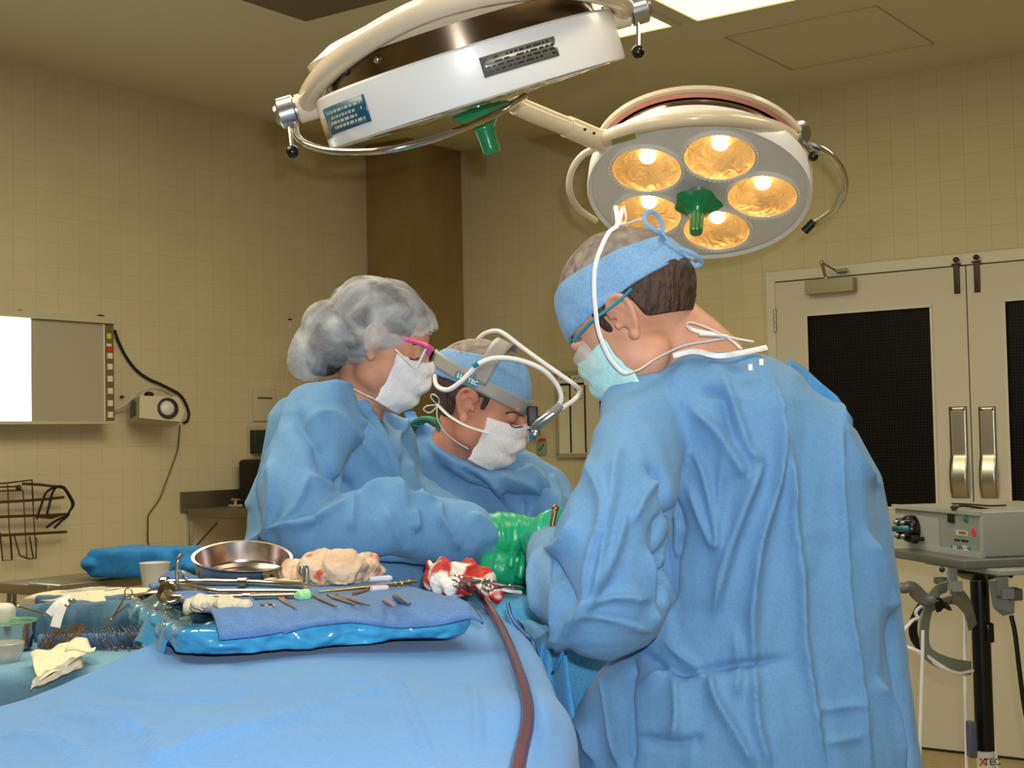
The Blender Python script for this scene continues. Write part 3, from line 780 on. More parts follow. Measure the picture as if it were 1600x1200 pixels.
b = MB(); b.T = Matrix.Translation((topm.x, topm.y, CEIL)); b.lathe([(.0, -.06), (.05, -.06), (.12, -.02), (.13, 0), (0, 0)], 32); b.build('ceiling_mount', M_cream, T1)
b = MB(); b.tube(bez([gp(461, 195, 2.58), gp(464, 212, 2.55), gp(480, 226, 2.5), (gp(520, 236, 2.45)), gp(590, 236, 2.4), gp(660, 222, 2.4), gp(730, 198, 2.42), gp(780, 175, 2.45), gp(820, 150, 2.55)], 8), .0065, 12)
b.build('guide_rail', M_chrome, T1)

# ---- lower lamp, lit, seen from below
C2 = gp(1091, 306, 3.5)
n2 = facing(C2, -.05, .80, .60)
T2, F2 = lamp_head('surgical_light', 'lit surgical lamp with five glowing gold reflectors, tilted above the right surgeon', C2, n2, right, .281, .055, True)
pivot(T2, gp(1237, 210, 3.45), (gp(1290, 205, 3.38) - gp(1240, 208, 3.45)).normalized(), 1, gp(1271, 244, 3.40), r=.028)
b = MB(); b.tube(bez([gp(940, 222, 3.4), gp(965, 208, 3.32), gp(1010, 194, 3.25), gp(1070, 186, 3.21), gp(1130, 185, 3.21), gp(1180, 192, 3.26), gp(1215, 202, 3.33), gp(1238, 214, 3.42)], 8), .0185, 16)
b.build('yoke', M_cream, T2)
b = MB(); b.tube(bez([gp(938, 228, 3.4), gp(910, 243, 3.42), gp(893, 268, 3.45), gp(890, 298, 3.5), gp(903, 325, 3.58), gp(930, 345, 3.66)], 8), .0085, 12); b.build('guard_loop', M_cream, T2)
b = MB(); b.tube(bez([gp(1262, 222, 3.4), gp(1290, 236, 3.4), gp(1312, 260, 3.42), gp(1321, 290, 3.45), gp(1308, 322, 3.5), gp(1284, 343, 3.56), gp(1270, 350, 3.6)], 8), .0085, 12); b.build('guard_loop', M_chrome, T2)
b = MB(); b.cyl(gp(1272, 346, 3.59), gp(1256, 362, 3.6), .011, 12); b.build('rubber_tip', M_dark, T2)
b = MB()
b.tube([gp(806, 164, 3.2), gp(822, 172, 3.22), gp(886, 198, 3.32)], .023, 20); b.tube([gp(886, 198, 3.32), gp(944, 222, 3.4)], .0265, 20)
b.ball(gp(944, 221, 3.4), .03); b.tube([gp(802, 165, 3.19), gp(806, 163, 3.2)], .017, 16)
arm = b.build('support_arm', M_cream, T2)
for (x, y) in ((914, 202), (928, 208), (842, 176)):
    b = MB(); b.ball(gp(x, y, 3.295), .004, nu=8, nv=6); b.build('screw', M_dark, arm)

b = MB(); q0 = gp(800, 163, 3.19); q1 = gp(775, 120, 3.16); q2 = gp(770, 60, 3.15)
b.tube(bez([q0, q1, q2], 6), .017, 14); b.cyl(q2, Vector((q2.x, q2.y, CEIL)), .02, 16); b.build('drop_tube', M_cream, T2)
b = MB(); b.T = Matrix.Translation((q2.x, q2.y, CEIL)); b.lathe([(.0, -.04), (.05, -.04), (.1, -.01), (.11, 0), (0, 0)], 32); b.build('ceiling_mount', M_cream, T2)
b = MB(); pa, pb = gp(957, 222, 3.26), gp(992, 212, 3.22); pd = (pb - pa).normalized(); b.box((pa + pb) / 2, ((pb - pa).length, .004, .012), rot=frame((0, 0, 0), pd.cross(toC(pa)), pd).to_3x3()); b.build('brass_plate', mat('brass', '#a8a066', .3, metal=.8), T2)
# ================================================================== people
M_skin = mat('skin', '#bd866a', .5, spec=.3, sub=.08, col2='#c99478', vscale=22, bump=.04, bscale=350)
M_skin2 = mat('skin_ruddy', '#b9765e', .5, spec=.3, sub=.08, col2='#cc8c70', vscale=20, bump=.04, bscale=350)
M_hair = mat('brown_hair', '#2c1c13', .6, bump=.7, bscale=160, aniso_scale=(1, 1, .25), col2='#4a3224', vscale=90)
M_hair2 = mat('dark_hair', '#241d1c', .6, bump=.7, bscale=120, col2='#4c4340', vscale=30)
M_gown = cloth_mat('gown_blue', '#5c89b4', '#6492bb', .9)
M_gownin = cloth_mat('gown_inner', '#3b7cb8', '#4586c0', .3)
M_cap = cloth_mat('cap_blue', '#6a93bd', '#7ba3c8', .35, scale=2.0)
M_capcrown = mat('cap_crown_sheer', '#8f857c', .7, bump=.6, bscale=90, col2='#6d5f55', vscale=60)
M_mask = cloth_mat('mask_white', '#d4d0d4', '#e4e0e2', .25, scale=3)
M_maskg = cloth_mat('mask_aqua', '#9ccfd0', '#b4dcdc', .25, scale=3)
M_maskp = cloth_mat('mask_pink_white', '#d8cfcf', '#e6dedd', .25, scale=3)
M_tie = mat('white_tie', '#e2e0dc', .6, bump=.1, bscale=200)
M_glove = mat('green_glove', '#1b9a68', .32, spec=.5, col2='#27b07c', vscale=9, bump=.12, bscale=40)
M_teal = mat('teal_plastic', '#1d7f93', .3)
M_pink = mat('pink_plastic', '#d84a8a', .3)
M_clear = bpy.data.materials.new('clear_lens'); M_clear.use_nodes = True
nt = M_clear.node_tree; b_ = nt.nodes['Principled BSDF']; b_.inputs['Base Color'].default_value = (.9, .95, .95, 1); b_.inputs['Roughness'].default_value = .05; b_.inputs['Alpha'].default_value = .22
M_greyband = mat('grey_vinyl', '#8e8a85', .5, bump=.05, bscale=200)
M_cord = mat('white_cord', '#e8e6e4', .35)
M_scrubs = mat('blue_scrubs', '#31506e', .8); M_shoe = mat('shoe_cover', '#7f9db5', .7)
M_bouf = bpy.data.materials.new('bouffant_gauze'); M_bouf.use_nodes = True
nt = M_bouf.node_tree; b_ = nt.nodes['Principled BSDF']; b_.inputs['Base Color'].default_value = srgb('#bfc4ca'); b_.inputs['Roughness'].default_value = .7
tc = nt.nodes.new('ShaderNodeTexCoord'); nz = nt.nodes.new('ShaderNodeTexNoise'); nz.inputs['Scale'].default_value = 16; nz.inputs['Detail'].default_value = 6; nz.inputs['Distortion'].default_value = .8
nt.links.new(tc.outputs['Object'], nz.inputs['Vector'])
rp = nt.nodes.new('ShaderNodeMapRange'); rp.inputs[1].default_value = .35; rp.inputs[2].default_value = .7; rp.inputs[3].default_value = .18; rp.inputs[4].default_value = .72
nt.links.new(nz.outputs['Fac'], rp.inputs[0]); nt.links.new(rp.outputs[0], b_.inputs['Alpha'])
n2_ = nt.nodes.new('ShaderNodeTexNoise'); n2_.inputs['Scale'].default_value = 40; nt.links.new(tc.outputs['Object'], n2_.inputs['Vector'])
bp = nt.nodes.new('ShaderNodeBump'); bp.inputs['Strength'].default_value = .5; bp.inputs['Distance'].default_value = .01; nt.links.new(n2_.outputs['Fac'], bp.inputs['Height']); nt.links.new(bp.outputs[0], b_.inputs['Normal'])

def remesh(mb, voxel, smooth_it=4, smooth_f=.5):
    """union of the builder's closed shapes as one skin; returns verts array and faces"""
    me = bpy.data.meshes.new('tmp'); me.from_pydata(mb.v, [], mb.f)
    bm = bmesh.new(); bm.from_mesh(me); bmesh.ops.recalc_face_normals(bm, faces=bm.faces[:]); bm.to_mesh(me); bm.free()
    o = bpy.data.objects.new('tmp', me); COL.objects.link(o)
    r = o.modifiers.new('r', 'REMESH'); r.mode = 'VOXEL'; r.voxel_size = voxel
    s = o.modifiers.new('s', 'SMOOTH'); s.iterations = smooth_it; s.factor = smooth_f
    dg = bpy.context.evaluated_depsgraph_get(); dg.update()
    em = bpy.data.meshes.new_from_object(o.evaluated_get(dg))
    bpy.data.objects.remove(o); bpy.data.meshes.remove(me)
    return em
def co_of(me):
    a = np.empty(len(me.vertices) * 3); me.vertices.foreach_get('co', a); return a.reshape(-1, 3)
def no_of(me):
    a = np.empty(len(me.vertices) * 3); me.vertex_normals.foreach_get('vector', a); return a.reshape(-1, 3)
def set_co(me, a): me.vertices.foreach_set('co', a.ravel()); me.update()
def finish(me, name, mats, parent, mw=None):
    me.name = name; me.materials.clear()
    for m in (mats if isinstance(mats, (list, tuple)) else [mats]): me.materials.append(m)
    me.polygons.foreach_set('use_smooth', [True] * len(me.polygons))
    o = bpy.data.objects.new(name, me)
    if mw is not None: o.matrix_world = mw
    return link(o, parent)

def crease(pix, nrm, lines, facing_only=True):
    """raised or sunk fold lines; each: (points in picture px, width px, height m, sharp-side ratio)"""
    d = np.zeros(len(pix))
    for pts, w, h, asym in lines:
        p = np.array(bez2(pts)); best = np.full(len(pix), 1e9); sgn = np.ones(len(pix)); tt = np.zeros(len(pix))
        bb0 = p.min(0) - 6 * w; bb1 = p.max(0) + 6 * w
        idx = np.where((pix[:, 0] > bb0[0]) & (pix[:, 0] < bb1[0]) & (pix[:, 1] > bb0[1]) & (pix[:, 1] < bb1[1]))[0]
        if not len(idx): continue
        q = pix[idx]; bst = np.full(len(idx), 1e9); sg = np.ones(len(idx)); t_ = np.zeros(len(idx)); n = len(p) - 1
        for i in range(n):
            a, b = p[i], p[i + 1]; ab = b - a; L2 = (ab ** 2).sum() + 1e-9
            t = np.clip(((q - a) @ ab) / L2, 0, 1); c = a + t[:, None] * ab; r = q - c; dist = np.sqrt((r ** 2).sum(1))
            m = dist < bst; bst[m] = dist[m]; sg[m] = np.sign(ab[0] * r[m, 1] - ab[1] * r[m, 0]); t_[m] = (i + t[m]) / n
        wr_ = np.where(sg > 0, w, max(w * asym, 4.0))
        fade = np.clip(np.minimum(t_, 1 - t_) * 6, 0, 1) * .85 + .15
        v = h * np.exp(-(bst / wr_) ** 1.0) * fade
        d[idx] += v
    return d
CREASE_K = 2.3
def bez2(pts, n=6):
    return [(v.x, v.y) for v in bez([(x, y, 0) for x, y in pts], n)] if len(pts) > 2 else pts

def cloth_noise(co, scale, stretch, seed=0.0, amp=1.0):
    """faceted crumple: ridges between flat cells"""
    out = np.empty(len(co)); sx_, sy_, sz_ = [scale * s for s in stretch]
    f = noise.voronoi
    for i, (x, y, z) in enumerate(co):
        v = Vector((x * sx_ + seed, y * sy_, z * sz_))
        w = noise.noise_vector(v * .7) * .55
        dd, _ = f(v + w)
        out[i] = dd[1] - dd[0]
    return (out - .35) * amp
def soft_noise(co, scale, stretch, seed=0.0, amp=1.0):
    out = np.empty(len(co)); sx_, sy_, sz_ = [scale * s for s in stretch]
    for i, (x, y, z) in enumerate(co):
        out[i] = noise.noise(Vector((x * sx_ + seed, y * sy_, z * sz_)))
    return out * amp

def loft(b, rings, seg=32, sq=1.0):
    """rings: (center, rx, ry, yaw)"""
    vs = []; fs = []
    for c, rx, ry, yaw in rings:
        for k in range(seg):
            a = 2 * math.pi * k / seg
            ca, sa = math.cos(a), math.sin(a)
            if sq != 1: ca = math.copysign(abs(ca) ** sq, ca); sa = math.copysign(abs(sa) ** sq, sa)
            x, y = rx * ca, ry * sa
            vs.append((c[0] + x * math.cos(yaw) - y * math.sin(yaw), c[1] + x * math.sin(yaw) + y * math.cos(yaw), c[2]))
    n = len(rings)
    for i in range(n - 1):
        for k in range(seg):
            k2 = (k + 1) % seg; fs.append((i * seg + k, i * seg + k2, (i + 1) * seg + k2, (i + 1) * seg + k))
    fs.append(tuple(range(seg))); fs.append(tuple(range((n - 1) * seg, n * seg)))
    b.add(vs, fs)
def limb(b, pts, n=6, seg=18):
    """pts: (Vector, r)"""
    P3 = bez([p for p, r in pts], n); rs = [v.x for v in bez([(r, 0, 0) for p, r in pts], n)]
    b.tube(P3, rs, seg)
    b.ball(P3[0], rs[0], nu=seg, nv=10); b.ball(P3[-1], rs[-1], nu=seg, nv=10)

def head_matrix(ctr, yaw, pitch, roll=0.0, s=1.0):
    return Matrix.Translation(ctr) @ Matrix.Rotation(yaw, 4, 'Z') @ Matrix.Rotation(-pitch, 4, 'X') @ Matrix.Rotation(roll, 4, 'Y') @ Matrix.Scale(s, 4)

def head_base(b, H):
    """local: +y face, +z crown, origin between the ears"""
    T0 = b.T; b.T = H
    b.ball((0, -.012, .042), (.076, .098, .084)); b.ball((0, .03, .03), (.066, .066, .078))
    b.ball((0, .034, -.028), (.0645, .060, .068)); b.ball((0, .052, -.07), (.042, .042, .042)); b.ball((0, .078, -.092), (.024, .022, .021))
    for s in (-1, 1):
        b.ball((s * .034, .062, -.026), (.024, .024, .024)); b.ball((s * .030, .020, -.052), (.027, .044, .034))
    b.ball((0, .084, -.045), (.034, .020, .024))
    b.T = T0
def head_features(b, H):
    T0 = b.T; b.T = H
    for s in (-1, 1):
        b.ball((s * .031, .083, .012), (.0135, .0115, .012)); b.ball((s * .030, .086, .032), (.023, .012, .009))
        e = [(s * .070, .0, -.030), (s * .080, -.010, -.020), (s * .087, -.021, -.002), (s * .091, -.026, .014), (s * .090, -.020, .029), (s * .086, -.006, .034), (s * .081, .007, .027), (s * .074, .011, .012)]
        b.tube(bez(e, 4), .0050, 10); b.ball((s * .077, .001, -.027), (.008, .009, .010))
        b.ball((s * .078, -.008, .004), (.007, .017, .025)); b.ball((s * .080, .012, -.002), (.006, .004, .007)); b.tube(bez([(s * .082, .004, .018), (s * .086, -.008, .020), (s * .086, -.015, .006), (s * .081, -.010, -.012)], 4), .0035, 8)
    b.tube([(0, .090, .030), (0, .100, .010), (0, .112, -.010), (0, .117, -.020)], [.009, .0095, .0115, .013], 12)
    b.ball((0, .111, -.022), (.014, .012, .010))
    for s in (-1, 1): b.ball((s * .011, .102, -.024), (.009, .010, .008))
    b.ball((0, .094, -.050), (.024, .012, .007)); b.ball((0, .092, -.060), (.021, .012, .0075))
    b.T = T0

def body(parent, H, neck, torso, arms, legs, matr, name='body', hs=.0032):
    b = MB(); head_base(b, H)
    limb(b, neck, 5, 20)
    m0 = remesh(b, .004, 26, .5)
    b = MB(); b.add([tuple(v.co) for v in m0.vertices], [list(p.vertices) for p in m0.polygons]); head_features(b, H)
    me1 = remesh(b, hs, 3, .5)
    b = MB()
    limb(b, neck[1:] + [(neck[-1][0] + Vector((0, 0, -.12)), .09)], 4, 20)
    loft(b, torso)
    for a in arms: limb(b, a)
    for a in legs: limb(b, a)
    me2 = remesh(b, .011, 3, .5)
    bm = bmesh.new(); bm.from_mesh(me1); bm.from_mesh(me2); bm.to_mesh(me1); bm.free()
    return finish(me1, name, matr, parent)

def part_shell(name, m, parent, H, pred, rad, ctr=(0, -.012, .042), noise_amp=.0, nscale=30, nu=144, nv=96, thick=.002, extra=None):
    """shell of the skull, kept where pred(local point) holds"""
    vs = []; keep = []
    for j in range(nv + 1):
        t = math.pi * j / nv
        for i in range(nu):
            a = 2 * math.pi * i / nu
            d = Vector((math.sin(t) * math.cos(a), math.sin(t) * math.sin(a), math.cos(t)))
            p = Vector((ctr[0] + rad[0] * d.x, ctr[1] + rad[1] * d.y, ctr[2] + rad[2] * d.z))
            if noise_amp: p += d * noise_amp * noise.noise(p * nscale)
            if extra: p = extra(p, d)
            vs.append(p)
    fs = []
    for j in range(nv):
        for i in range(nu):
            i2 = (i + 1) % nu; f = (j * nu + i, (j + 1) * nu + i, (j + 1) * nu + i2, j * nu + i2)
            c = sum((vs[k] for k in f), Vector()) / 4
            if pred(c): fs.append(f)
    used = sorted({k for f in fs for k in f}); mp = {k: n for n, k in enumerate(used)}
    pts = [Vector(vs[k]) for k in used]; F_ = [[mp[k] for k in f] for f in fs]
    from collections import defaultdict
    ec = defaultdict(int)
    for f in F_:
        for q in range(4): ec[tuple(sorted((f[q], f[(q + 1) % 4])))] += 1
    nb = defaultdict(list)
    for (a_, b_), c_ in ec.items():
        if c_ == 1: nb[a_].append(b_); nb[b_].append(a_)
    for it in range(14):
        new = {k: (pts[k] + sum((pts[q] for q in v), Vector()) / len(v)) / 2 for k, v in nb.items() if len(v) == 2}
        for k, v in new.items(): pts[k] = v
    b = MB(); b.T = H; b.add(pts, F_)
    return b.build(name, m, parent, solid=thick, merge=.0001, angle=80)

def mask_part(parent, H, m, ties, puff=1.0, name='face_mask', z0=.008, z1=-.115):
    b = MB(); b.T = H
    def fn(u, v):
        a = (u - .5) * 2; z = z0 + (z1 - z0) * v
        prof = [1.02, 1.12, 1.16, 1.14, 1.08, .98, .80][min(int(v * 6), 6)]
        k = v * 6; i = min(int(k), 5); pr = [1.00, 1.14, 1.17, 1.14, 1.08, .98, .78]; prof = pr[i] + (pr[i + 1] - pr[i]) * (k - i)
        th_ = a * 1.32
        R_ = .088 * prof * puff
        x = .067 * math.sin(th_) * (1.02 - .10 * v)
        y = .022 + R_ * math.cos(th_) * (1 - .10 * abs(a))
        zz = z + .012 * math.exp(-(a / .25) ** 2) * (1 - v) - .006 * a * a * (1 - 2 * v)
        pl = .0028 * (math.sin(v * 3 * 2 * math.pi) * (1 - abs(a)))
        cr_ = .004 * noise.noise(Vector((a * 5, v * 6, 3)))
        return Vector((x, y + pl + cr_, zz))
    b.grid(41, 29, fn)
    mk = b.build(name, m, parent, solid=.0016, angle=60)
    for (pts, w) in ties:
        b = MB(); b.tube(bez(pts, 8), w, 8, flat=.35); b.build('mask_tie', M_tie, mk)
    return mk

def glove(parent, wrist, direction, palm_n, side=1, curl=.9, cuff=None, s=1.0, name='glove', closed=.0):
    """wrist point, direction to knuckles, palm normal; side=+1 puts the thumb on +x"""
    d = Vector(direction).normalized(); pn = Vector(palm_n); pn = (pn - d * pn.dot(d)).normalized(); x = d.cross(pn) * -side
    M4 = Matrix.Identity(4)
    for i in range(3): M4[i][0], M4[i][1], M4[i][2], M4[i][3] = x[i] * s, d[i] * s, pn[i] * s, wrist[i]
    b = MB(); b.T = M4
    b.ball((0, .03, 0), (.036, .040, .018)); b.ball((0, .065, .0), (.041, .034, .0155)); b.ball((.022, .03, .008), (.018, .03, .016)); b.ball((-.025, .04, .006), (.014, .035, .014))
    b.tube([(0, -.03, 0), (0, .0, 0), (0, .03, 0)], [.031, .030, .034], 16, flat=.75)
    for fx, L, r_, sp_ in ((.029, .072, .0092, .10), (.010, .080, .0095, .02), (-.010, .075, .0092, -.05), (-.029, .058, .0082, -.14)):
        p = Vector((fx, .088, .002)); a = .15 + .12 * random.random(); pts = [Vector((fx * .9, .06, .0)), p]; segs = (.45, .32, .23)
        cang = [curl * .55, curl * .85, curl * .6]; ang = 0
        for q in range(3):
            ang += cang[q]; p = p + Vector((sp_ * math.cos(ang), math.cos(ang), math.sin(ang))).normalized() * L * segs[q]; pts.append(p)
        b.tube(pts, [r_ * 1.05, r_ * 1.05, r_, r_ * .93, r_ * .8], 10)
        for k_, q in enumerate(pts[1:]): b.ball(q, r_ * (1.06 - .07 * k_), nu=10, nv=8)
    tp = [Vector((.02, .012, .008)), Vector((.045, .035, .018)), Vector((.056, .062, .03)), Vector((.054, .084, .042))]
    b.tube(tp, [.015, .0125, .0105, .0095], 10)
    for k_, q in enumerate(tp): b.ball(q, (.0145, .0125, .011, .0098)[k_], nu=10, nv=8)
    b.T = Matrix.Identity(4)
    if cuff:
        P3 = bez([p for p, r in cuff], 10); rs = [v.x for v in bez([(r, 0, 0) for p, r in cuff], 10)]
        rs = [r_ * (1 + .035 * math.sin(i * 2.3) + .02 * math.sin(i * 5.1)) for i, r_ in enumerate(rs)]
        b.tube(P3, rs, 28)
    me = remesh(b, .0028, 2, .5)
    co = co_of(me); no = no_of(me)
    co2 = co + no * soft_noise(co, 45, (1, 1, 1), 3, .0012)[:, None]; set_co(me, co2)
    return finish(me, name, M_glove, parent)

def gown(parent, shapes, voxel, lines, crump=((7, (1, 1, .4), .012), (18, (1, 1, .6), .004)), mats=None, holes=None, name='gown', seed=0.0, post=None, sm=5):
    b = MB(); shapes(b)
    me = remesh(b, voxel, sm, .5)
    co = co_of(me); no = no_of(me)
    d = np.zeros(len(co))
    for k_, (sc_, st_, am_) in enumerate(crump):
        c_ = cloth_noise(co, sc_, st_, seed + 3 * k_, 1.0)
        d += am_ * (np.where(c_ < 0, -c_ * 1.1, -c_ * .5) if k_ % 2 else c_)
    d += soft_noise(co, 5, (1, 1, .5), seed + 9, .010)
    pix = proj(co); front = ((A_eye - co) * no).sum(1) > 0
    d += crease(pix, no, lines) * np.where(front, CREASE_K, 0)
    e = np.empty(len(me.edges) * 2, dtype=np.int64); me.edges.foreach_get('vertices', e); e = e.reshape(-1, 2)
    deg = np.bincount(e.ravel(), minlength=len(co)).clip(1)
    for _ in range(2):
        acc = np.bincount(e[:, 0], weights=d[e[:, 1]], minlength=len(co)) + np.bincount(e[:, 1], weights=d[e[:, 0]], minlength=len(co))
        d = .45 * d + .55 * acc / deg
    d = np.clip(d, -.022, .024)
    co = co + no * d[:, None]
    if post is not None: co = post(co, no)
    set_co(me, co)
    return finish(me, name, mats or M_gown, parent)

# ------------------------------------------------------------------ right surgeon
def R3(px, py, Y): return P(px, py, Y)
def ring(py, xl, xr, Y, ry, yaw=0.0):
    c = P((xl + xr) / 2, py, Y); return (c, (xr - xl) / 2 * Y / FPX, ry, yaw)

ps = empty('person', (.36, 2.15, 0), 'person in blue gown and tied blue cap, back to camera, short brown hair, leaning in', 'person', 'surgical team in blue gowns')
HR = head_matrix(R3(998, 506, 2.08), rad(68), rad(40), rad(0), .98)
neckR = [(R3(1008, 478, 2.09), .060), (R3(1045, 520, 2.10), .060), (R3(1085, 560, 2.11), .066), (R3(1105, 600, 2.12), .075)]
torsoR = [ring(590, 1040, 1190, 2.12, .07), ring(640, 985, 1260, 2.12, .085), ring(760, 1000, 1320, 2.14, .10), ring(950, 1040, 1320, 2.15, .10), ring(1120, 1020, 1340, 2.15, .11)]
legsR = [[(Vector((x, 2.15, .95)), .09), (Vector((x, 2.13, .5)), .06), (Vector((x, 2.16, .1)), .042)] for x in (.24, .46)]
armsR = [[(R3(1005, 650, 2.06), .042), (R3(972, 780, 1.94), .036), (R3(956, 930, 1.91), .036), (R3(900, 890, 2.10), .038), (R3(858, 850, 2.28), .03)],
         [(R3(1275, 660, 2.2), .05), (R3(1310, 800, 2.33), .045), (R3(1240, 890, 2.45), .042), (R3(1050, 880, 2.5), .036), (R3(950, 868, 2.5), .03)]]
body(ps, HR, neckR, torsoR, armsR, legsR, M_skin)
def gR(b):
    loft(b, [ring(547, 1062, 1196, 2.10, .055, .1), ring(562, 1030, 1222, 2.10, .085), ring(585, 985, 1252, 2.10, .11), ring(625, 950, 1292, 2.10, .13), ring(680, 945, 1338, 2.11, .14), ring(750, 955, 1372, 2.12, .145),
             ring(840, 965, 1390, 2.13, .15), ring(940, 985, 1400, 2.13, .155), ring(1010, 970, 1412, 2.13, .16), ring(1060, 925, 1420, 2.13, .17), ring(1110, 895, 1430, 2.13, .18), ring(1200, 885, 1442, 2.13, .19), ring(1600, 870, 1470, 2.13, .21)], 64)
    limb(b, [(R3(1008, 645, 2.06), .070), (R3(1000, 700, 1.99), .066), (R3(988, 780, 1.93), .066), (R3(958, 860, 1.90), .074), (R3(948, 945, 1.90), .070)], 6, 28)
    limb(b, [(R3(988, 925, 1.93), .060), (R3(955, 945, 1.91), .070), (R3(908, 920, 2.0), .070), (R3(872, 882, 2.15), .054), (R3(868, 850, 2.27), .042)], 6, 28)
    b.tube([R3(872, 858, 2.24), R3(862, 842, 2.31)], [.043, .038], 24)
    limb(b, [(R3(1200, 660, 2.15), .075), (R3(1265, 745, 2.25), .075), (R3(1280, 860, 2.36), .072), (R3(1160, 900, 2.46), .06), (R3(1010, 880, 2.5), .045)], 6, 24)
linesR = [
 ([(1128, 575), (1150, 640), (1172, 700), (1192, 718)], 9, .010, .3), ([(1192, 718), (1165, 790), (1142, 860), (1118, 960)], 11, .016, .25),
 ([(1208, 580), (1218, 640), (1222, 690), (1215, 760), (1190, 850), (1178, 960), (1182, 1080)], 10, .013, .3), ([(1225, 660), (1240, 740), (1243, 820), (1252, 900), (1258, 1000), (1275, 1120), (1290, 1200)], 9, .010, .3),
 ([(1310, 640), (1312, 740), (1318, 860), (1325, 960), (1345, 1080), (1365, 1200)], 8, .009, .35), ([(1300, 610), (1330, 700), (1378, 760)], 8, .007, .4),
 ([(1080, 635), (1120, 670), (1150, 715), (1168, 745)], 12, .014, .25), ([(1095, 600), (1130, 620), (1150, 690)], 10, -.010, .5),
 ([(1080, 700), (1100, 740), (1120, 830), (1122, 860)], 7, .007, .3), ([(1075, 760), (1100, 820), (1120, 860)], 7, .007, .4), ([(1120, 860), (1128, 700)], 7, .005, .5),
 ([(1005, 720), (1035, 745), (1045, 775), (1070, 830)], 8, -.010, .5), ([(985, 820), (1010, 770), (1030, 750)], 7, .008, .4),
 ([(1040, 800), (1035, 860), (1045, 900), (1042, 950)], 9, -.020, .6), ([(1068, 830), (1045, 900), (1020, 960)], 8, -.008, .5),
 ([(1020, 850), (1025, 985)], 10, .008, .2), ([(930, 720), (945, 800), (925, 870), (915, 950)], 8, .009, .4), ([(975, 700), (960, 780), (945, 860), (930, 942)], 9, .010, .3),
 ([(985, 780), (960, 870), (925, 940), (895, 985)], 8, .009, .35), ([(860, 865), (880, 910), (905, 950)], 6, -.014, .3), ([(862, 862), (885, 850), (905, 815)], 8, .008, .5),
 ([(905, 950), (960, 930), (1015, 935)], 7, .009, .4), ([(905, 955), (960, 965), (1020, 985)], 7, .008, .4), ([(850, 850), (835, 900), (850, 970)], 8, .007, .5),
 ([(872, 900), (875, 960), (890, 1010)], 7, .006, .4), ([(905, 952), (890, 985), (880, 1015)], 6, .006, .4),
 ([(1000, 1020), (1060, 1050), (1140, 1040), (1230, 1030)], 8, -.010, .4), ([(1040, 1000), (1090, 1045), (1100, 1060)], 8, .008, .4),
 ([(985, 1030), (980, 1100), (985, 1200)], 9, -.016, .5), ([(945, 1045), (955, 1120), (970, 1200)], 9, .012, .3), ([(890, 1125), (915, 1140), (930, 1190)], 9, .012, .3),
 ([(1000, 1070), (1050, 1050), (1060, 1120), (1050, 1160)], 12, .008, .4), ([(1110, 1040), (1120, 1090), (1160, 1160), (1180, 1200)], 9, .010, .3), ([(990, 1150), (1060, 1160), (1100, 1150)], 8, -.006, .5),
 ([(1180, 1050), (1185, 1130), (1205, 1200)], 8, .009, .3), ([(1150, 980), (1155, 1050), (1150, 1090)], 8, .006, .5), ([(1270, 1110), (1350, 1100)], 5, .004, .5), ([(1290, 1160), (1350, 1150)], 5, .004, .5),
 ([(1350, 830), (1372, 880), (1390, 930), (1395, 960)], 10, .010, .3), ([(1398, 960), (1408, 1040), (1425, 1130), (1430, 1200)], 8, -.016, .4), ([(1370, 1060), (1400, 1110), (1420, 1200)], 8, .008, .4),
]
gwR = gown(ps, gR, .0037, linesR, seed=1.7, crump=((5.0, (1, 1, .30), .016), (9, (1, 1, .4), .010), (20, (1, 1, .6), .0025)))
# loose flap at the far shoulder, collar binding, snaps
b = MB()
def flap(u, v):
    x = 1232 + 100 * u; yt = [562, 566, 590, 612, 640][min(int(u * 4), 4)]; k = u * 4; i = min(int(k), 3); ty_ = [560, 575, 598, 618, 655]; yt = ty_[i] + (ty_[i + 1] - ty_[i]) * (k - i)
    yb = 620 + 75 * u; p = P(x, yt + (yb - yt) * v, 2.14 + .03 * math.sin(u * 5) - .05 * v); return p
b.grid(18, 10, flap); b.build('gown_flap', M_gownin, gwR, solid=.002)
b = MB(); b.tube(bez([R3(1052, 556, 2.03), R3(1085, 549, 2.02), R3(1120, 556, 2.01), R3(1155, 552, 2.02), R3(1198, 543, 2.05)], 8), .0042, 10, flat=.4, up=(0, -1, .2)); b.build('collar_binding', M_tie, gwR)
for (x, y) in ((1172, 574), (1189, 566)):
    b = MB(); b.box(P(x, y, 1.985), (.006, .006, .009)); b.build('snap', M_tie, gwR)
# hair, cap
hair = part_shell('hair', M_hair, ps, HR, lambda p: (p.y < -.028 and p.z > -.003 + .50 * p.y or p.y >= -.028 and p.y < .03 and p.z > .024) and p.z < .038 + .12 * p.y, (.080, .108, .094), ctr=(0, -.016, .042), noise_amp=.0025, nscale=80, thick=.004)
def sideburn(parent, H, s, m=None):
    return part_shell('sideburn', m or M_hair, parent, H, lambda p: s * p.x > .045 and .020 < p.y < .032 and .002 < p.z < .05, (.0735, .098, .092), ctr=(0, .0, .03), noise_amp=.002, nscale=80, thick=.002)
sideburn(ps, HR, -1); sideburn(ps, HR, 1)
def capx(p, d): return p + d * (.004 * noise.noise(p * 28) + .002 * abs(noise.noise(p * 70)))
capR = part_shell('surgical_cap', M_cap, ps, HR, lambda p: .035 + .13 * p.y < p.z < .104 + .30 * p.y, (.085, .112, .108), ctr=(0, -.012, .044), extra=capx, thick=.0022)
part_shell('cap_crown', M_capcrown, capR, HR, lambda p: p.z > .099 + .30 * p.y, (.083, .109, .1055), ctr=(0, -.012, .044), noise_amp=.003, nscale=40, thick=.002)
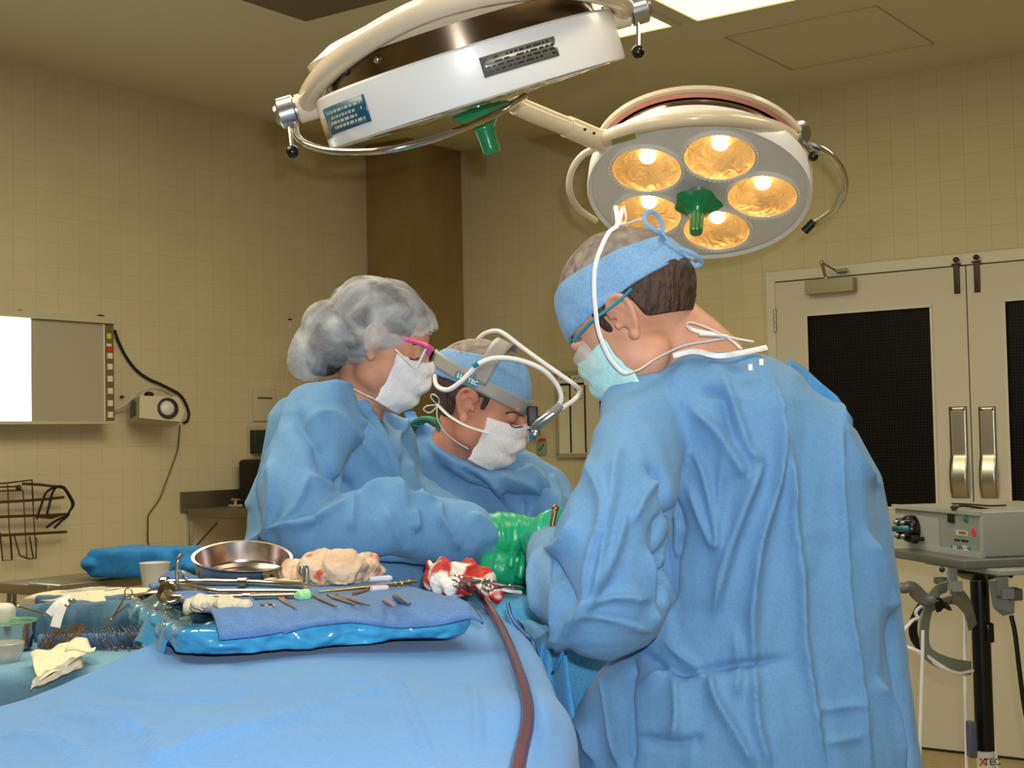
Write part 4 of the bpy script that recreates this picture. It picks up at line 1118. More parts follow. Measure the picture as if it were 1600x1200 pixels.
b = MB(); b.tube(bez([R3(1030, 372, 2.03), R3(1050, 388, 2.03), R3(1068, 400, 2.04), R3(1080, 405, 2.06)], 6), .006, 8, flat=.5)
b.tube(bez([R3(1040, 378, 2.03), R3(1028, 362, 2.0), R3(1010, 350, 2.0), R3(1008, 335, 2.01), R3(1020, 331, 2.02), R3(1032, 345, 2.03), R3(1036, 368, 2.03)], 6), .0032, 8, flat=.3, up=(0, -1, 0))
b.tube(bez([R3(1062, 388, 2.03), R3(1082, 396, 2.03), R3(1094, 405, 2.04), R3(1095, 412, 2.05), R3(1085, 415, 2.05), R3(1074, 406, 2.05)], 6), .0035, 8, flat=.4, up=(0, -1, 0))
b.build('cap_ties', M_cap, capR)
# glasses
b = MB(); b.tube(bez([R3(987, 452, 1.985), R3(965, 472, 1.985), R3(945, 487, 1.99), R3(925, 502, 2.0), R3(905, 523, 2.02), R3(897, 532, 2.03)], 6), .0042, 8, flat=.6)
b.tube([R3(897, 532, 2.03), R3(915, 528, 2.1), R3(922, 531, 2.13)], .003, 8)
gl = b.build('glasses', M_teal, ps)
b = MB(); c0 = HR @ Vector((0, .105, .008))
b.T = HR; b.grid(12, 6, lambda u, v: Vector((math.sin((u - .5) * 2.6) * .066, .052 + .062 * math.cos((u - .5) * 2.6), .022 - .042 * v))); b.build('lens', M_clear, gl, solid=.001)
Hi = HR.inverted()
mkR = mask_part(ps, HR, M_maskg, [
  ([R3(962, 322, 2.02), R3(965, 350, 1.98), R3(952, 362, 1.975), R3(940, 385, 1.97), R3(930, 415, 1.972), R3(928, 450, 1.975), R3(931, 490, 1.98), R3(936, 520, 1.985), R3(950, 555, 1.99), R3(968, 578, 1.99), R3(980, 584, 1.99)], .0036),
  ([R3(980, 584, 1.985), R3(1000, 577, 1.98), R3(1030, 558, 1.99), R3(1070, 540, 2.01), R3(1110, 533, 2.02), R3(1138, 528, 2.03)], .0042),
  ([R3(1136, 527, 2.02), R3(1105, 512, 2.0), R3(1080, 504, 2.0), R3(1073, 508, 2.0), R3(1085, 516, 2.01), R3(1115, 522, 2.02), R3(1136, 526, 2.02)], .0032),
  ([R3(1136, 526, 2.01), R3(1155, 530, 2.0), R3(1178, 534, 1.99)], .0042), ([R3(1136, 527, 2.01), R3(1148, 535, 2.0), R3(1158, 545, 1.99)], .0034),
  ([R3(1092, 523, 2.0), R3(1115, 524, 2.0), R3(1136, 526, 2.01)], .006),
  ([R3(966, 352, 1.98), R3(970, 335, 2.0), R3(975, 325, 2.0), R3(978, 345, 1.98), R3(968, 352, 1.98)], .0034), ([R3(966, 352, 1.98), R3(985, 348, 1.97), R3(1000, 342, 1.96)], .0040)])
glove(ps, R3(862, 842, 2.31), (R3(835, 850, 2.42) - R3(862, 842, 2.31)), (-.2, -.2, -1), 1, .8, cuff=[(R3(876, 832, 2.22), .040), (R3(862, 838, 2.28), .039), (R3(845, 848, 2.34), .034)])
glove(ps, R3(950, 868, 2.5), (-1, .0, -.15), (0, 0, -1), -1, .7, cuff=[(R3(1000, 875, 2.5), .043), (R3(950, 868, 2.5), .034)])
for k, a in enumerate(legsR):
    b = MB(); limb(b, [(a[0][0] + Vector((0, 0, -.1)), .10), (a[1][0], .08), (a[2][0], .065)]); me = remesh(b, .012, 3); finish(me, 'trouser_leg', M_scrubs, ps)
    b = MB(); b.ball((a[2][0].x, 2.21, .045), (.052, .14, .044)); b.ball((a[2][0].x, 2.15, .08), (.045, .05, .06)); me = remesh(b, .008, 2); finish(me, 'shoe_cover', M_shoe, ps)
# ------------------------------------------------------------------ person on the left in the bouffant cap
pw = empty('person', (-.30, 2.7, 0), 'person in blue gown and puffy sheer bouffant cap, pink glasses and white mask, facing right', 'person', 'surgical team in blue gowns')
HW = head_matrix(R3(588, 541, 2.58), rad(-84), rad(24), 0, .93)
neckW = [(R3(575, 555, 2.60), .050), (R3(565, 600, 2.60), .049), (R3(552, 650, 2.61), .058), (R3(535, 700, 2.63), .08)]
torsoW = [ring(680, 470, 600, 2.66, .10), ring(760, 450, 610, 2.67, .14), ring(950, 440, 620, 2.67, .13), ring(1150, 430, 620, 2.67, .14)]
armsW = [[(R3(495, 670, 2.52), .045), (R3(470, 770, 2.43), .042), (R3(485, 835, 2.39), .04), (R3(640, 830, 2.42), .034), (R3(790, 836, 2.5), .026)],
         [(R3(560, 690, 2.80), .045), (R3(590, 790, 2.76), .04), (R3(700, 815, 2.68), .034), (R3(770, 870, 2.5), .026)]]
legsW = [[(Vector((-.34, 2.60, .9)), .085), (Vector((-.34, 2.6, .48)), .055), (Vector((-.35, 2.62, .1)), .038)], [(Vector((-.32, 2.78, .9)), .085), (Vector((-.32, 2.78, .48)), .055), (Vector((-.33, 2.8, .1)), .038)]]
body(pw, HW, neckW, torsoW, armsW, legsW, M_skin)
def gW(b):
    loft(b, [ring(612, 478, 548, 2.62, .06), ring(625, 435, 572, 2.64, .09), ring(650, 420, 600, 2.65, .13), ring(690, 416, 632, 2.66, .16), ring(740, 408, 652, 2.67, .165),
             ring(800, 396, 668, 2.67, .165), ring(860, 384, 680, 2.67, .165), ring(940, 372, 690, 2.67, .17), ring(1200, 350, 710, 2.67, .18), ring(1650, 330, 730, 2.67, .2)], 64)
    limb(b, [(R3(498, 662, 2.52), .070), (R3(480, 715, 2.46), .072), (R3(470, 775, 2.42), .072), (R3(482, 828, 2.39), .054)], 6, 28)
    limb(b, [(R3(478, 832, 2.39), .050), (R3(560, 824, 2.40), .062), (R3(650, 822, 2.43), .062), (R3(718, 834, 2.46), .060), (R3(752, 845, 2.48), .042)], 6, 28)
    limb(b, [(R3(590, 700, 2.80), .08), (R3(615, 770, 2.76), .07), (R3(690, 812, 2.68), .058), (R3(745, 835, 2.58), .045)], 6, 24)
    limb(b, [(R3(612, 668, 2.72), .03), (R3(575, 640, 2.66), .03), (R3(545, 612, 2.6), .026)], 5, 16)
linesW = [
 ([(495, 605), (545, 620), (580, 665), (605, 715), (625, 760)], 7, .012, .3), ([(540, 640), (585, 690), (610, 740), (640, 790)], 7, .008, .4),
 ([(465, 640), (470, 660), (500, 700), (530, 760), (555, 775)], 14, -.008, .6), ([(470, 660), (520, 650), (560, 690), (600, 740)], 14, .008, .5),
 ([(425, 720), (432, 760), (430, 820), (438, 850)], 8, .010, .35), ([(483, 740), (465, 790), (448, 815)], 6, .009, .35), ([(483, 740), (520, 760), (552, 778)], 7, .008, .4),
 ([(552, 778), (500, 812), (450, 822), (432, 818)], 7, .010, .35), ([(555, 775), (552, 800), (552, 830)], 7, .006, .4), ([(552, 778), (600, 765), (650, 775), (690, 780)], 8, .009, .35),
 ([(600, 790), (620, 830), (640, 870)], 9, .006, .5), ([(650, 790), (655, 815), (650, 830)], 6, .008, .4), ([(690, 780), (690, 805), (705, 830), (720, 860)], 8, .010, .35),
 ([(735, 800), (760, 820), (770, 850)], 7, .007, .5), ([(500, 690), (520, 735), (560, 770)], 12, -.007, .6), ([(640, 715), (650, 750), (665, 775)], 6, .006, .4),
 ([(378, 860), (420, 830), (432, 818)], 7, .008, .4), ([(400, 740), (396, 800)], 8, .006, .4), ([(560, 870), (640, 885), (700, 895)], 6, -.008, .4), ([(640, 650), (620, 690), (630, 720)], 6, .008, .4),
]
gwW = gown(pw, gW, .0040, linesW, seed=5.3, crump=((5.5, (1, 1, .5), .014), (10, (1, 1, .6), .009), (20, (1, 1, .6), .0025)))
part_shell('hair', M_hair2, pw, HW, lambda p: p.y < .055 and p.z > (.03 if p.y > -.0 else -.055) or p.z > .075, (.078, .102, .086), noise_amp=.003, nscale=60, thick=.004)
b = MB(); b.T = HW; b.ball((0, -.085, -.045), (.055, .045, .055)); b.ball((0, -.075, -.01), (.065, .05, .05)); me = remesh(b, .005, 3); co = co_of(me); co += no_of(me) * soft_noise(co, 40, (1, 1, .4), 2, .003)[:, None]; set_co(me, co); finish(me, 'hair_bun', M_hair2, pw)
b = MB(); b.T = HW
b.ball((0, -.012, .046), (.108, .115, .092)); b.ball((0, .04, .058), (.078, .072, .058)); b.ball((0, -.085, -.01), (.076, .07, .078)); b.ball((0, -.108, -.060), (.062, .055, .062)); b.ball((0, -.02, .0), (.108, .06, .06))
me = remesh(b, .005, 6); co = co_of(me); no = no_of(me)
co = co + no * (cloth_noise(co, 13, (1, 1, 1), 3, .012) + cloth_noise(co, 30, (1, 1, 1), 6, .004))[:, None]
set_co(me, co)
# open the cap where the face and neck come out
bm = bmesh.new(); bm.from_mesh(me); HWi = HW.inverted()
kill = []
for f in bm.faces:
    p = HWi @ f.calc_center_median()
    if p.z < -.030 + 1.10 * p.y + .006 * noise.noise(p * 30): kill.append(f)
bmesh.ops.delete(bm, geom=kill, context='FACES'); bm.to_mesh(me); bm.free()
bf = finish(me, 'bouffant_cap', M_bouf, pw)
# glasses
b = MB(); b.tube(bez([R3(628, 528, 2.51), R3(642, 532, 2.51), R3(655, 536, 2.51), R3(668, 541, 2.51), R3(672, 547, 2.515), R3(668, 553, 2.52)], 5), .0042, 8)
b.tube(bez([R3(668, 541, 2.51), R3(674, 543, 2.56), R3(676, 545, 2.62)], 4), .0035, 8)
gw_ = b.build('glasses', M_pink, pw)
b = MB(); b.tube([R3(665, 545, 2.515), R3(658, 560, 2.515), R3(650, 574, 2.52)], .0022, 8); b.build('lens_edge', M_tie, gw_)
b = MB(); q = [R3(666, 543, 2.515), R3(650, 574, 2.52), R3(662, 576, 2.6), R3(677, 545, 2.6)]; b.add(q, [(0, 1, 2, 3)]); b.build('lens', M_clear, gw_, solid=.001)
b = MB(); b.tube(bez([R3(640, 560, 2.525), R3(648, 562, 2.522), R3(655, 559, 2.525)], 5), .0016, 6); b.build('eyelashes', M_hair2, pw)
b = MB(); b.tube(bez([R3(645, 538, 2.53), R3(655, 537, 2.53), R3(664, 543, 2.54)], 5), .0022, 6); b.build('eyebrow', M_hair2, pw)
mask_part(pw, HW, M_mask, [([R3(618, 546, 2.508), R3(628, 556, 2.505), R3(638, 566, 2.508), R3(648, 574, 2.512)], .0046),
                          ([R3(528, 598, 2.53), R3(548, 606, 2.53), R3(566, 615, 2.525), R3(585, 624, 2.52)], .0040)], puff=1.04, z0=.004, z1=-.108)
glove(pw, R3(800, 838, 2.49), (R3(862, 850, 2.53) - R3(800, 838, 2.49)), (.1, -.3, -1), -1, .7, cuff=[(R3(748, 842, 2.475), .042), (R3(785, 836, 2.48), .041), (R3(815, 838, 2.49), .038), (R3(845, 842, 2.51), .035)])
glove(pw, R3(800, 888, 2.46), (R3(850, 900, 2.5) - R3(800, 888, 2.46)), (.1, -.3, -1), 1, .8, cuff=[(R3(755, 882, 2.46), .030), (R3(778, 886, 2.455), .032), (R3(802, 889, 2.46), .030)])
for k, a in enumerate(legsW):
    b = MB(); limb(b, [(a[0][0] + Vector((0, 0, -.1)), .095), (a[1][0], .075), (a[2][0], .06)]); finish(remesh(b, .012, 3), 'trouser_leg', M_scrubs, pw)
    b = MB(); b.ball((a[2][0].x + .06, a[2][0].y, .042), (.13, .048, .041)); b.ball((a[2][0].x, a[2][0].y, .08), (.06, .042, .055)); finish(remesh(b, .008, 2), 'shoe_cover', M_shoe, pw)

# ------------------------------------------------------------------ person in the middle with the headlight
pm = empty('person', (-.03, 2.98, 0), 'person in blue gown with head bowed, wearing blue cap, grey headlight band and white mask', 'person', 'surgical team in blue gowns')
YM = 2.85
HM = head_matrix(R3(745, 636, YM), rad(-101), rad(25), 0, .97)
neckM = [(R3(735, 650, 2.87), .056), (R3(718, 690, 2.89), .058), (R3(708, 725, 2.93), .058), (R3(704, 770, 2.99), .060)]
torsoM = [ring(750, 665, 820, 3.0, .09), ring(830, 650, 850, 3.0, .10), ring(1000, 660, 840, 3.0, .10), ring(1120, 650, 850, 3.0, .11)]
armsM = [[(R3(655, 760, 2.98), .045), (R3(640, 850, 2.88), .042), (R3(740, 880, 2.72), .034), (R3(830, 880, 2.62), .027)],
         [(R3(850, 765, 2.98), .045), (R3(885, 840, 2.88), .042), (R3(890, 865, 2.78), .036), (R3(860, 872, 2.66), .027)]]
legsM = [[(Vector((x, 3.0, .9)), .07), (Vector((x, 3.0, .5)), .055), (Vector((x, 3.02, .1)), .042)] for x in (-.12, .06)]
body(pm, HM, neckM, torsoM, armsM, legsM, M_skin2)
def gM(b):
    loft(b, [ring(672, 652, 715, 2.95, .055), ring(688, 640, 760, 2.95, .085), ring(712, 626, 835, 2.96, .11), ring(750, 614, 882, 2.98, .125), ring(800, 610, 893, 2.99, .135), ring(900, 612, 893, 2.99, .14), ring(1040, 605, 915, 2.99, .145), ring(1150, 600, 932, 2.99, .15), ring(1500, 590, 950, 2.99, .17)], 64)
    limb(b, [(R3(850, 765, 2.96), .055), (R3(872, 830, 2.88), .06), (R3(892, 872, 2.80), .052), (R3(872, 882, 2.70), .042)], 6, 24)
    limb(b, [(R3(655, 765, 2.95), .06), (R3(645, 850, 2.87), .06), (R3(730, 885, 2.74), .05), (R3(800, 888, 2.66), .042)], 6, 24)
    limb(b, [(R3(662, 674, 2.93), .018), (R3(690, 706, 2.87), .020), (R3(728, 735, 2.84), .022), (R3(785, 752, 2.84), .024), (R3(835, 748, 2.89), .024)], 5, 16)
linesM = [([(668, 690), (720, 725), (760, 745), (775, 760), (810, 810)], 8, .012, .3), ([(690, 700), (740, 745), (790, 790), (815, 830)], 9, -.009, .5), ([(700, 780), (740, 800), (800, 815)], 10, .006, .5),
          ([(820, 725), (845, 750), (862, 775)], 7, .008, .4), ([(770, 740), (820, 755), (865, 780)], 7, .008, .4), ([(862, 740), (872, 765), (878, 800)], 6, .008, .4), ([(640, 760), (680, 790), (700, 830)], 9, .008, .4), ([(815, 780), (818, 830)], 6, .006, .4)]
gwM = gown(pm, gM, .005, linesM, seed=8.8, crump=((6, (1, 1, .5), .012), (11, (1, 1, .7), .008), (20, (1, 1, .6), .0025)))
b = MB(); b.tube(bez([R3(640, 672, 2.93), R3(652, 660, 2.90), R3(668, 655, 2.88), R3(684, 660, 2.86), R3(690, 672, 2.86)], 6), .014, 10, flat=.5); b.build('scrub_collar', mat('green_scrub', '#1f6a52', .8), pm)
b = MB(); b.tube(bez([R3(640, 645, 2.93), R3(645, 655, 2.92), R3(655, 663, 2.9)], 6), .014, 10, flat=.4); b.build('gown_tie', M_gownin, gwM)
part_shell('hair', M_hair, pm, HM, lambda p: (p.y < -.03 and p.z > -.02 + .45 * p.y or p.y >= -.03 and p.y < .03 and p.z > .028) and p.z < .07, (.080, .106, .094), noise_amp=.002, nscale=80, thick=.004)
sideburn(pm, HM, 1); sideburn(pm, HM, -1)
capM = part_shell('surgical_cap', M_cap, pm, HM, lambda p: .038 + .06 * p.y < p.z < .112 + .25 * p.y, (.086, .112, .100), extra=capx, thick=.0022)
part_shell('cap_crown', M_capcrown, capM, HM, lambda p: p.z > .107 + .25 * p.y, (.084, .109, .098), noise_amp=.003, nscale=40, thick=.002)
# headlight
band = MB(); band.T = HM
def bandf(u, v):
    a = 2 * math.pi * u
    z = .052 - .010 * math.sin(a) + (v - .5) * .030; k = 1.0 + .03 * (.5 - v)
    return Vector((.0905 * math.cos(a), -.012 + .117 * math.sin(a) * k, z))
band.grid(72, 6, bandf, closed=True)
def strapf(u, v):
    a = math.pi * u
    return Vector((.0915 * math.cos(a), .004 + (v - .5) * .030 * (1 + .3 * math.sin(a)), .052 + .099 * math.sin(a)))
band.grid(36, 5, strapf)
hl = band.build('headband', M_greyband, pm, solid=.003, angle=80)
a0 = rad(-12)
LT = HM @ Matrix.Translation((.0945, -.022, .050)) @ Matrix(((0, 0, 1, 0), (1, 0, 0, 0), (0, 1, 0, 0), (0, 0, 0, 1)))
b = MB(); b.T = LT; b.box((0, 0, 0), (.052, .016, .001)); b.build('logo_patch', M_teal, hl, smooth=False)
M_red2 = mat('logo_red', '#c02a20', .4)
for txt, x_, m_ in (('LU', -.014, M_tie), ('X', -.0015, M_red2), ('TEC', .014, M_tie)):
    text_obj(txt, .013, m_, LT @ Matrix.Translation((x_, 0, .0008)), hl, bold=.0003)
b = MB(); b.T = HM; b.box((0.03, -.135, .055), (.05, .018, .04), bev=.005); b.ball((.04, -.146, .055), (.018, .010, .018)); b.build('ratchet_knob', M_dark, hl)
def cordp(pts, r, name='cable', m=None):
    b = MB(); b.tube(bez([R3(*p) for p in pts], 8), r, 10); return b.build(name, m or M_cord, hl)
cordp([(697, 566, 2.86), (686, 574, 2.83), (680, 590, 2.81), (684, 604, 2.79), (700, 609, 2.77), (718, 598, 2.76), (735, 582, 2.755), (748, 569, 2.75), (772, 560, 2.75), (808, 562, 2.75), (845, 576, 2.75), (868, 598, 2.76), (877, 620, 2.765), (870, 640, 2.77)], .0050)
cordp([(742, 536, 2.9), (756, 522, 2.88), (775, 517, 2.86), (790, 523, 2.84), (812, 540, 2.82), (845, 564, 2.79), (875, 585, 2.77), (900, 603, 2.765), (906, 612, 2.765), (898, 624, 2.765), (878, 638, 2.77)], .0046)
b = MB(); b.cyl(R3(739, 572, 2.752), R3(747, 567, 2.75), .0075, 14); b.build('cable_clip', M_teal, hl)
b = MB(); b.tube([R3(877, 632, 2.768), R3(868, 641, 2.77), R3(858, 649, 2.775)], [.008, .0095, .008], 14); b.build('cable_sleeve', M_greyband, hl)
b = MB(); b.tube([R3(866, 645, 2.773), R3(856, 652, 2.775), R3(842, 662, 2.78), R3(834, 668, 2.785)], [.010, .0125, .0125, .011], 18); b.build('lamp_barrel', M_alu, hl)
b = MB(); b.ball(R3(836, 678, 2.785), .013); b.tube([R3(833, 672, 2.785), R3(832, 690, 2.79)], [.013, .010], 14); b.build('prism_head', M_alu, hl)
b = MB(); b.box(R3(832, 650, 2.80), (.022, .03, .04), bev=.004); b.tube([R3(826, 638, 2.82), R3(830, 655, 2.80)], .006, 8); b.build('lamp_bracket', M_dark, hl)
mask_part(pm, HM, M_maskp, [([R3(684, 632, 2.82), R3(700, 648, 2.79), R3(722, 662, 2.775), R3(745, 671, 2.775), R3(764, 676, 2.78)], .0050),
    ([R3(683, 634, 2.82), R3(684, 655, 2.82), R3(697, 677, 2.81), R3(715, 692, 2.80), R3(732, 702, 2.795)], .0044),
    ([R3(683, 632, 2.82), R3(674, 622, 2.82), R3(676, 616, 2.82), R3(686, 622, 2.815), R3(684, 632, 2.82), R3(668, 634, 2.82), R3(662, 640, 2.82), R3(672, 645, 2.82), R3(683, 635, 2.82)], .0034)], puff=1.02, z0=.0, z1=-.108)
b = MB(); b.tube(bez([R3(795, 662, 2.795), R3(805, 668, 2.79), R3(817, 666, 2.79)], 5), .0014, 6); b.build('eyelashes', M_hair, pm)
b = MB(); b.tube(bez([R3(790, 646, 2.79), R3(803, 644, 2.785), R3(818, 650, 2.785)], 5), .0028, 6, flat=.6); b.build('eyebrow', M_hair, pm)
glove(pm, R3(840, 884, 2.62), (.6, -.5, -.3), (0, -.3, -1), 1, .8, cuff=[(R3(800, 888, 2.66), .04), (R3(840, 884, 2.62), .032)])
glove(pm, R3(868, 884, 2.66), (-.4, -.7, -.3), (0, -.3, -1), -1, .8, cuff=[(R3(872, 882, 2.70), .04), (R3(866, 884, 2.66), .032)])
for k, a in enumerate(legsM):
    b = MB(); limb(b, [(a[0][0] + Vector((0, 0, -.1)), .10), (a[1][0], .08), (a[2][0], .065)]); finish(remesh(b, .012, 3), 'trouser_leg', M_scrubs, pm)
    b = MB(); b.ball((a[2][0].x, 2.95, .045), (.052, .14, .044)); b.ball((a[2][0].x, 3.01, .08), (.045, .05, .06)); finish(remesh(b, .008, 2), 'shoe_cover', M_shoe, pm)
# ================================================================== operating table, drapes, tray
M_drape = cloth_mat('drape_blue', '#4b83be', '#538bc6', .35, scale=.7, stretch=(1, 1, 1))
M_drape2 = cloth_mat('drape_field_blue', '#3f8fc4', '#5ba3cf', .4, scale=1.2, stretch=(1, 1, 1))
M_towel = mat('blue_terry_towel', '#4b79b2', .9, bump=.6, bscale=420, var=.10, vscale=60, sheen=.2)
M_poly = mat('glossy_plastic_sheet', '#3d93be', .12, coat=.6, spec=.6, bump=.35, bscale=14, var=.05, vscale=8)
M_polyd = mat('plastic_over_steel', '#4f7f90', .08, coat=.8, spec=.6, metal=.3, bump=.5, bscale=18)
M_gauze = mat('gauze_bloody', '#d0b090', .85, bump=.5, bscale=160, col2='#ecd8c0', vscale=30)
M_gauzew = mat('gauze_clean', '#cfc4a8', .85, bump=.5, bscale=180, var=.04, vscale=30)
M_inst = mat('instrument_steel', '#cfc9c2', .16, metal=1)
M_instb = mat('instrument_bronze', '#8b6f55', .3, metal=.9)
M_gold_i = mat('gold_instrument', '#c9a05c', .25, metal=1)
M_bloodtube = mat('blood_filled_tube', '#3c0c09', .35, coat=.1, col2='#661f18', vscale=60)
M_woodst = mat('bronze_handle', '#8c6a52', .35, metal=.7)

ZD = 1.165
def drape_body(name, outline, ztop, zbot, m, lines, label, cat, flare=.10, seed=0.0, folds=14, soft=.012, par=None, rings=60, N=320):
    pts = [Vector((x, y, 0)) for x, y in outline]
    q = []; n = len(pts)
    for i in range(n):
        a, b_, c, d = pts[i - 1], pts[i], pts[(i + 1) % n], pts[(i + 2) % n]
        for k in range(10):
            t = k / 10; q.append(.5 * (2 * b_ + (c - a) * t + (2 * a - 5 * b_ + 4 * c - d) * t * t + (3 * b_ - a - 3 * c + d) * t ** 3))
    L = [0]
    for i in range(len(q)): L.append(L[-1] + (q[(i + 1) % len(q)] - q[i]).length)
    res = []; j = 0
    for i in range(N):
        s = L[-1] * i / N
        while L[j + 1] < s: j += 1
        t = (s - L[j]) / (L[j + 1] - L[j] + 1e-9); res.append(q[j].lerp(q[(j + 1) % len(q)], t))
    c = sum(res, Vector()) / N
    nr = []
    for i in range(N):
        t = (res[(i + 1) % N] - res[i - 1]).normalized(); nn = Vector((t.y, -t.x, 0))
        if nn.dot(res[i] - c) < 0: nn = -nn
        nr.append(nn)
    b = MB(); vs = []; fs = []
    R_ = .035
    for r in range(rings + 1):
        s = (r / rings) ** .8
        for i in range(N):
            p = c.lerp(res[i] - nr[i] * R_, s); z = ztop(p.x, p.y); vs.append(Vector((p.x, p.y, z)))
    for k in range(1, 7):
        a = k / 6 * math.pi / 2
        for i in range(N):
            p = res[i] - nr[i] * (R_ * (1 - math.sin(a))); vs.append(Vector((p.x, p.y, ztop(p.x, p.y) - R_ * (1 - math.cos(a)))))
    S = 36
    for k in range(1, S + 1):
        f = k / S
        for i in range(N):
            z0 = ztop(res[i].x, res[i].y) - R_
            w = flare * f ** .8 + .028 * f ** .6 * (math.sin(i / N * 2 * math.pi * folds + 2 * noise.noise(Vector((i * .03, seed, 0)))) + .6 * noise.noise(Vector((i * .09, seed, f))))
            p = res[i] + nr[i] * w; vs.append(Vector((p.x, p.y, z0 + (zbot - z0) * f)))
    tot = rings + 1 + 6 + S
    for r in range(tot - 1):
        for i in range(N):
            i2 = (i + 1) % N; fs.append((r * N + i, r * N + i2, (r + 1) * N + i2, (r + 1) * N + i))
    b.add(vs, fs); o = b.build(name, m, par, merge=.00005, angle=180)
    me = o.data; co = co_of(me); no = no_of(me)
    d = soft_noise(co, 4, (1, 1, 1), seed, soft) + cloth_noise(co, 4.5, (1, 1, 1), seed, .004)
    front = ((A_eye - co) * no).sum(1) > 0
    d += crease(proj(co), no, lines) * np.where(front, 1, 0)
    set_co(me, co + no * d[:, None])
    return tag(o, label, cat)
linesD = [([(120, 1062), (220, 1085), (320, 1092), (420, 1080)], 12, -0.0076, .6), ([(60, 1105), (150, 1112), (240, 1120)], 9, 0.0076, .5), ([(90, 1120), (210, 1150), (235, 1175), (262, 1200)], 7, 0.0095, .4),
          ([(230, 1195), (330, 1160), (450, 1125), (560, 1090), (640, 1070)], 7, 0.0085, .35), ([(595, 1045), (625, 1075), (650, 1130), (680, 1195)], 8, 0.0085, .4),
          ([(480, 1040), (540, 1060), (620, 1075)], 8, 0.0066, .5), ([(735, 1060), (745, 1110), (750, 1180)], 11, 0.0095, .5), ([(350, 1040), (480, 1050)], 11, -0.0057, .5), ([(810, 1020), (840, 1100), (850, 1190)], 9, 0.0095, .4),
          ([(0, 1150), (80, 1160), (140, 1200)], 8, 0.0076, .4)]
drape_body('table_drape', [(-.62, .72), (-.60, 1.0), (-.575, 1.3), (-.52, 1.62), (-.455, 1.92), (-.42, 2.14), (-.33, 2.24), (-.20, 2.27), (-.09, 2.27), (-.03, 2.14), (.015, 1.92), (.04, 1.68), (.047, 1.4), (.04, 1.1), (.03, .8), (-.02, .68), (-.3, .62), (-.56, .64)],
           lambda x, y: ZD + .004 * math.sin(x * 9 + y * 3) - .006 * max(0, 1.5 - y), .015, M_drape, linesD,
           'large pale blue drape covering the table in the foreground under the instrument tray', 'drape', seed=2.0, flare=.03)
linesP = [([(860, 1030), (880, 1060), (900, 1100)], 8, .008, .4), ([(790, 945), (810, 975), (840, 1005)], 7, .006, .4)]
drape_body('patient_drape', [(-.10, 2.34), (-.10, 2.46), (-.09, 2.58), (-.03, 2.66), (.07, 2.68), (.14, 2.62), (.165, 2.52), (.15, 2.42), (.09, 2.35), (-.03, 2.31)],
           lambda x, y: 1.135 + .012 * math.sin(x * 20 + y * 11), .015, M_drape2, linesP, 'deeper blue drape over the patient beneath the green gloves', 'drape', flare=.0, seed=7.0, folds=6, soft=.01, rings=26, N=160)
# field drape hanging between the table and the right surgeon
b = MB()
def fd(u, v):
    x = .0 + .085 * u; y = 2.06 + .10 * u
    z = 1.13 - .035 * u - (0 if v < .25 else (v - .25) / .75 * .6)
    yy = y + (.20 * (1 - v / .25) if v < .25 else -.10 * (v - .25))
    return Vector((x + .012 * math.sin(v * 9 + u * 3), yy + .018 * math.sin(u * 14 + v * 3), z + .008 * noise.noise(Vector((u * 4, v * 5, 1)))))
b.grid(40, 60, fd); tag(b.build('field_drape', M_drape2, solid=.002), 'blue drape sheet hanging between the table edge and the right sleeve', 'drape')
b = MB(); b.tube(bez([P(794, 943, 2.0), P(797, 958, 1.98), P(806, 975, 1.96), P(822, 992, 1.94), P(832, 1002, 1.93), P(840, 1030, 1.93)], 6), .0030, 8); tag(b.build('blue_wire', mat('dark_blue_cord', '#114a86', .4)), 'thin dark blue cord beside the right sleeve', 'cord')
b = MB(); b.tube(bez([P(880, 1018, 1.93), P(874, 1032, 1.93), P(866, 1047, 1.94)], 4), .0022, 8); tag(b.build('drape_string', mat('mid_blue_cord', '#2a78b4', .5)), 'short blue string under the right elbow', 'string')

# ---- instrument tray
ZT = 1.214
TA, TB = Vector((-.372, 1.620, 0)), Vector((-.060, 1.762, 0))
tdx = (TB - TA).normalized(); tdy = Vector((-tdx.y, tdx.x, 0)); TWd, TLn = .345, .43
def TL(x, y, z): return TA + tdx * x + tdy * y + Vector((0, 0, z))
TR = frame((0, 0, 0), (0, 0, 1), tdx).to_3x3()
tray = empty('instrument_tray', TL(TWd / 2, TLn / 2, ZD), 'instrument tray wrapped in glossy blue plastic on the table drape', 'tray')
def rrect(w, l, r, n=8, off=0.0):
    out = []
    for (cx_, cy_, a0_) in ((w - r, r, -90), (w - r, l - r, 0), (r, l - r, 90), (r, r, 180)):
        for k in range(n + 1):
            a = rad(a0_ + 90 * k / n); out.append((cx_ + (r + off) * math.cos(a), cy_ + (r + off) * math.sin(a)))
    return out
b = MB(); O = rrect(TWd, TLn, .05)
levels = [(-.012, 1.176), (0, 1.182), (.004, ZT - .008), (.006, ZT - .004), (.0, ZT - .006), (-.004, 1.186)]
vs = []; fs = []; 
for off, z in levels:
    for (x, y) in rrect(TWd, TLn, .05, off=off): vs.append(TL(x, y, z))
n = len(O)
for k in range(len(levels) - 1):
    for i in range(n): fs.append((k * n + i, k * n + (i + 1) % n, (k + 1) * n + (i + 1) % n, (k + 1) * n + i))
fs.append(tuple(range(n))); fs.append(tuple((len(levels) - 1) * n + i for i in range(n)))
b.add(vs, fs); b.build('pan', M_inst, tray, angle=30)
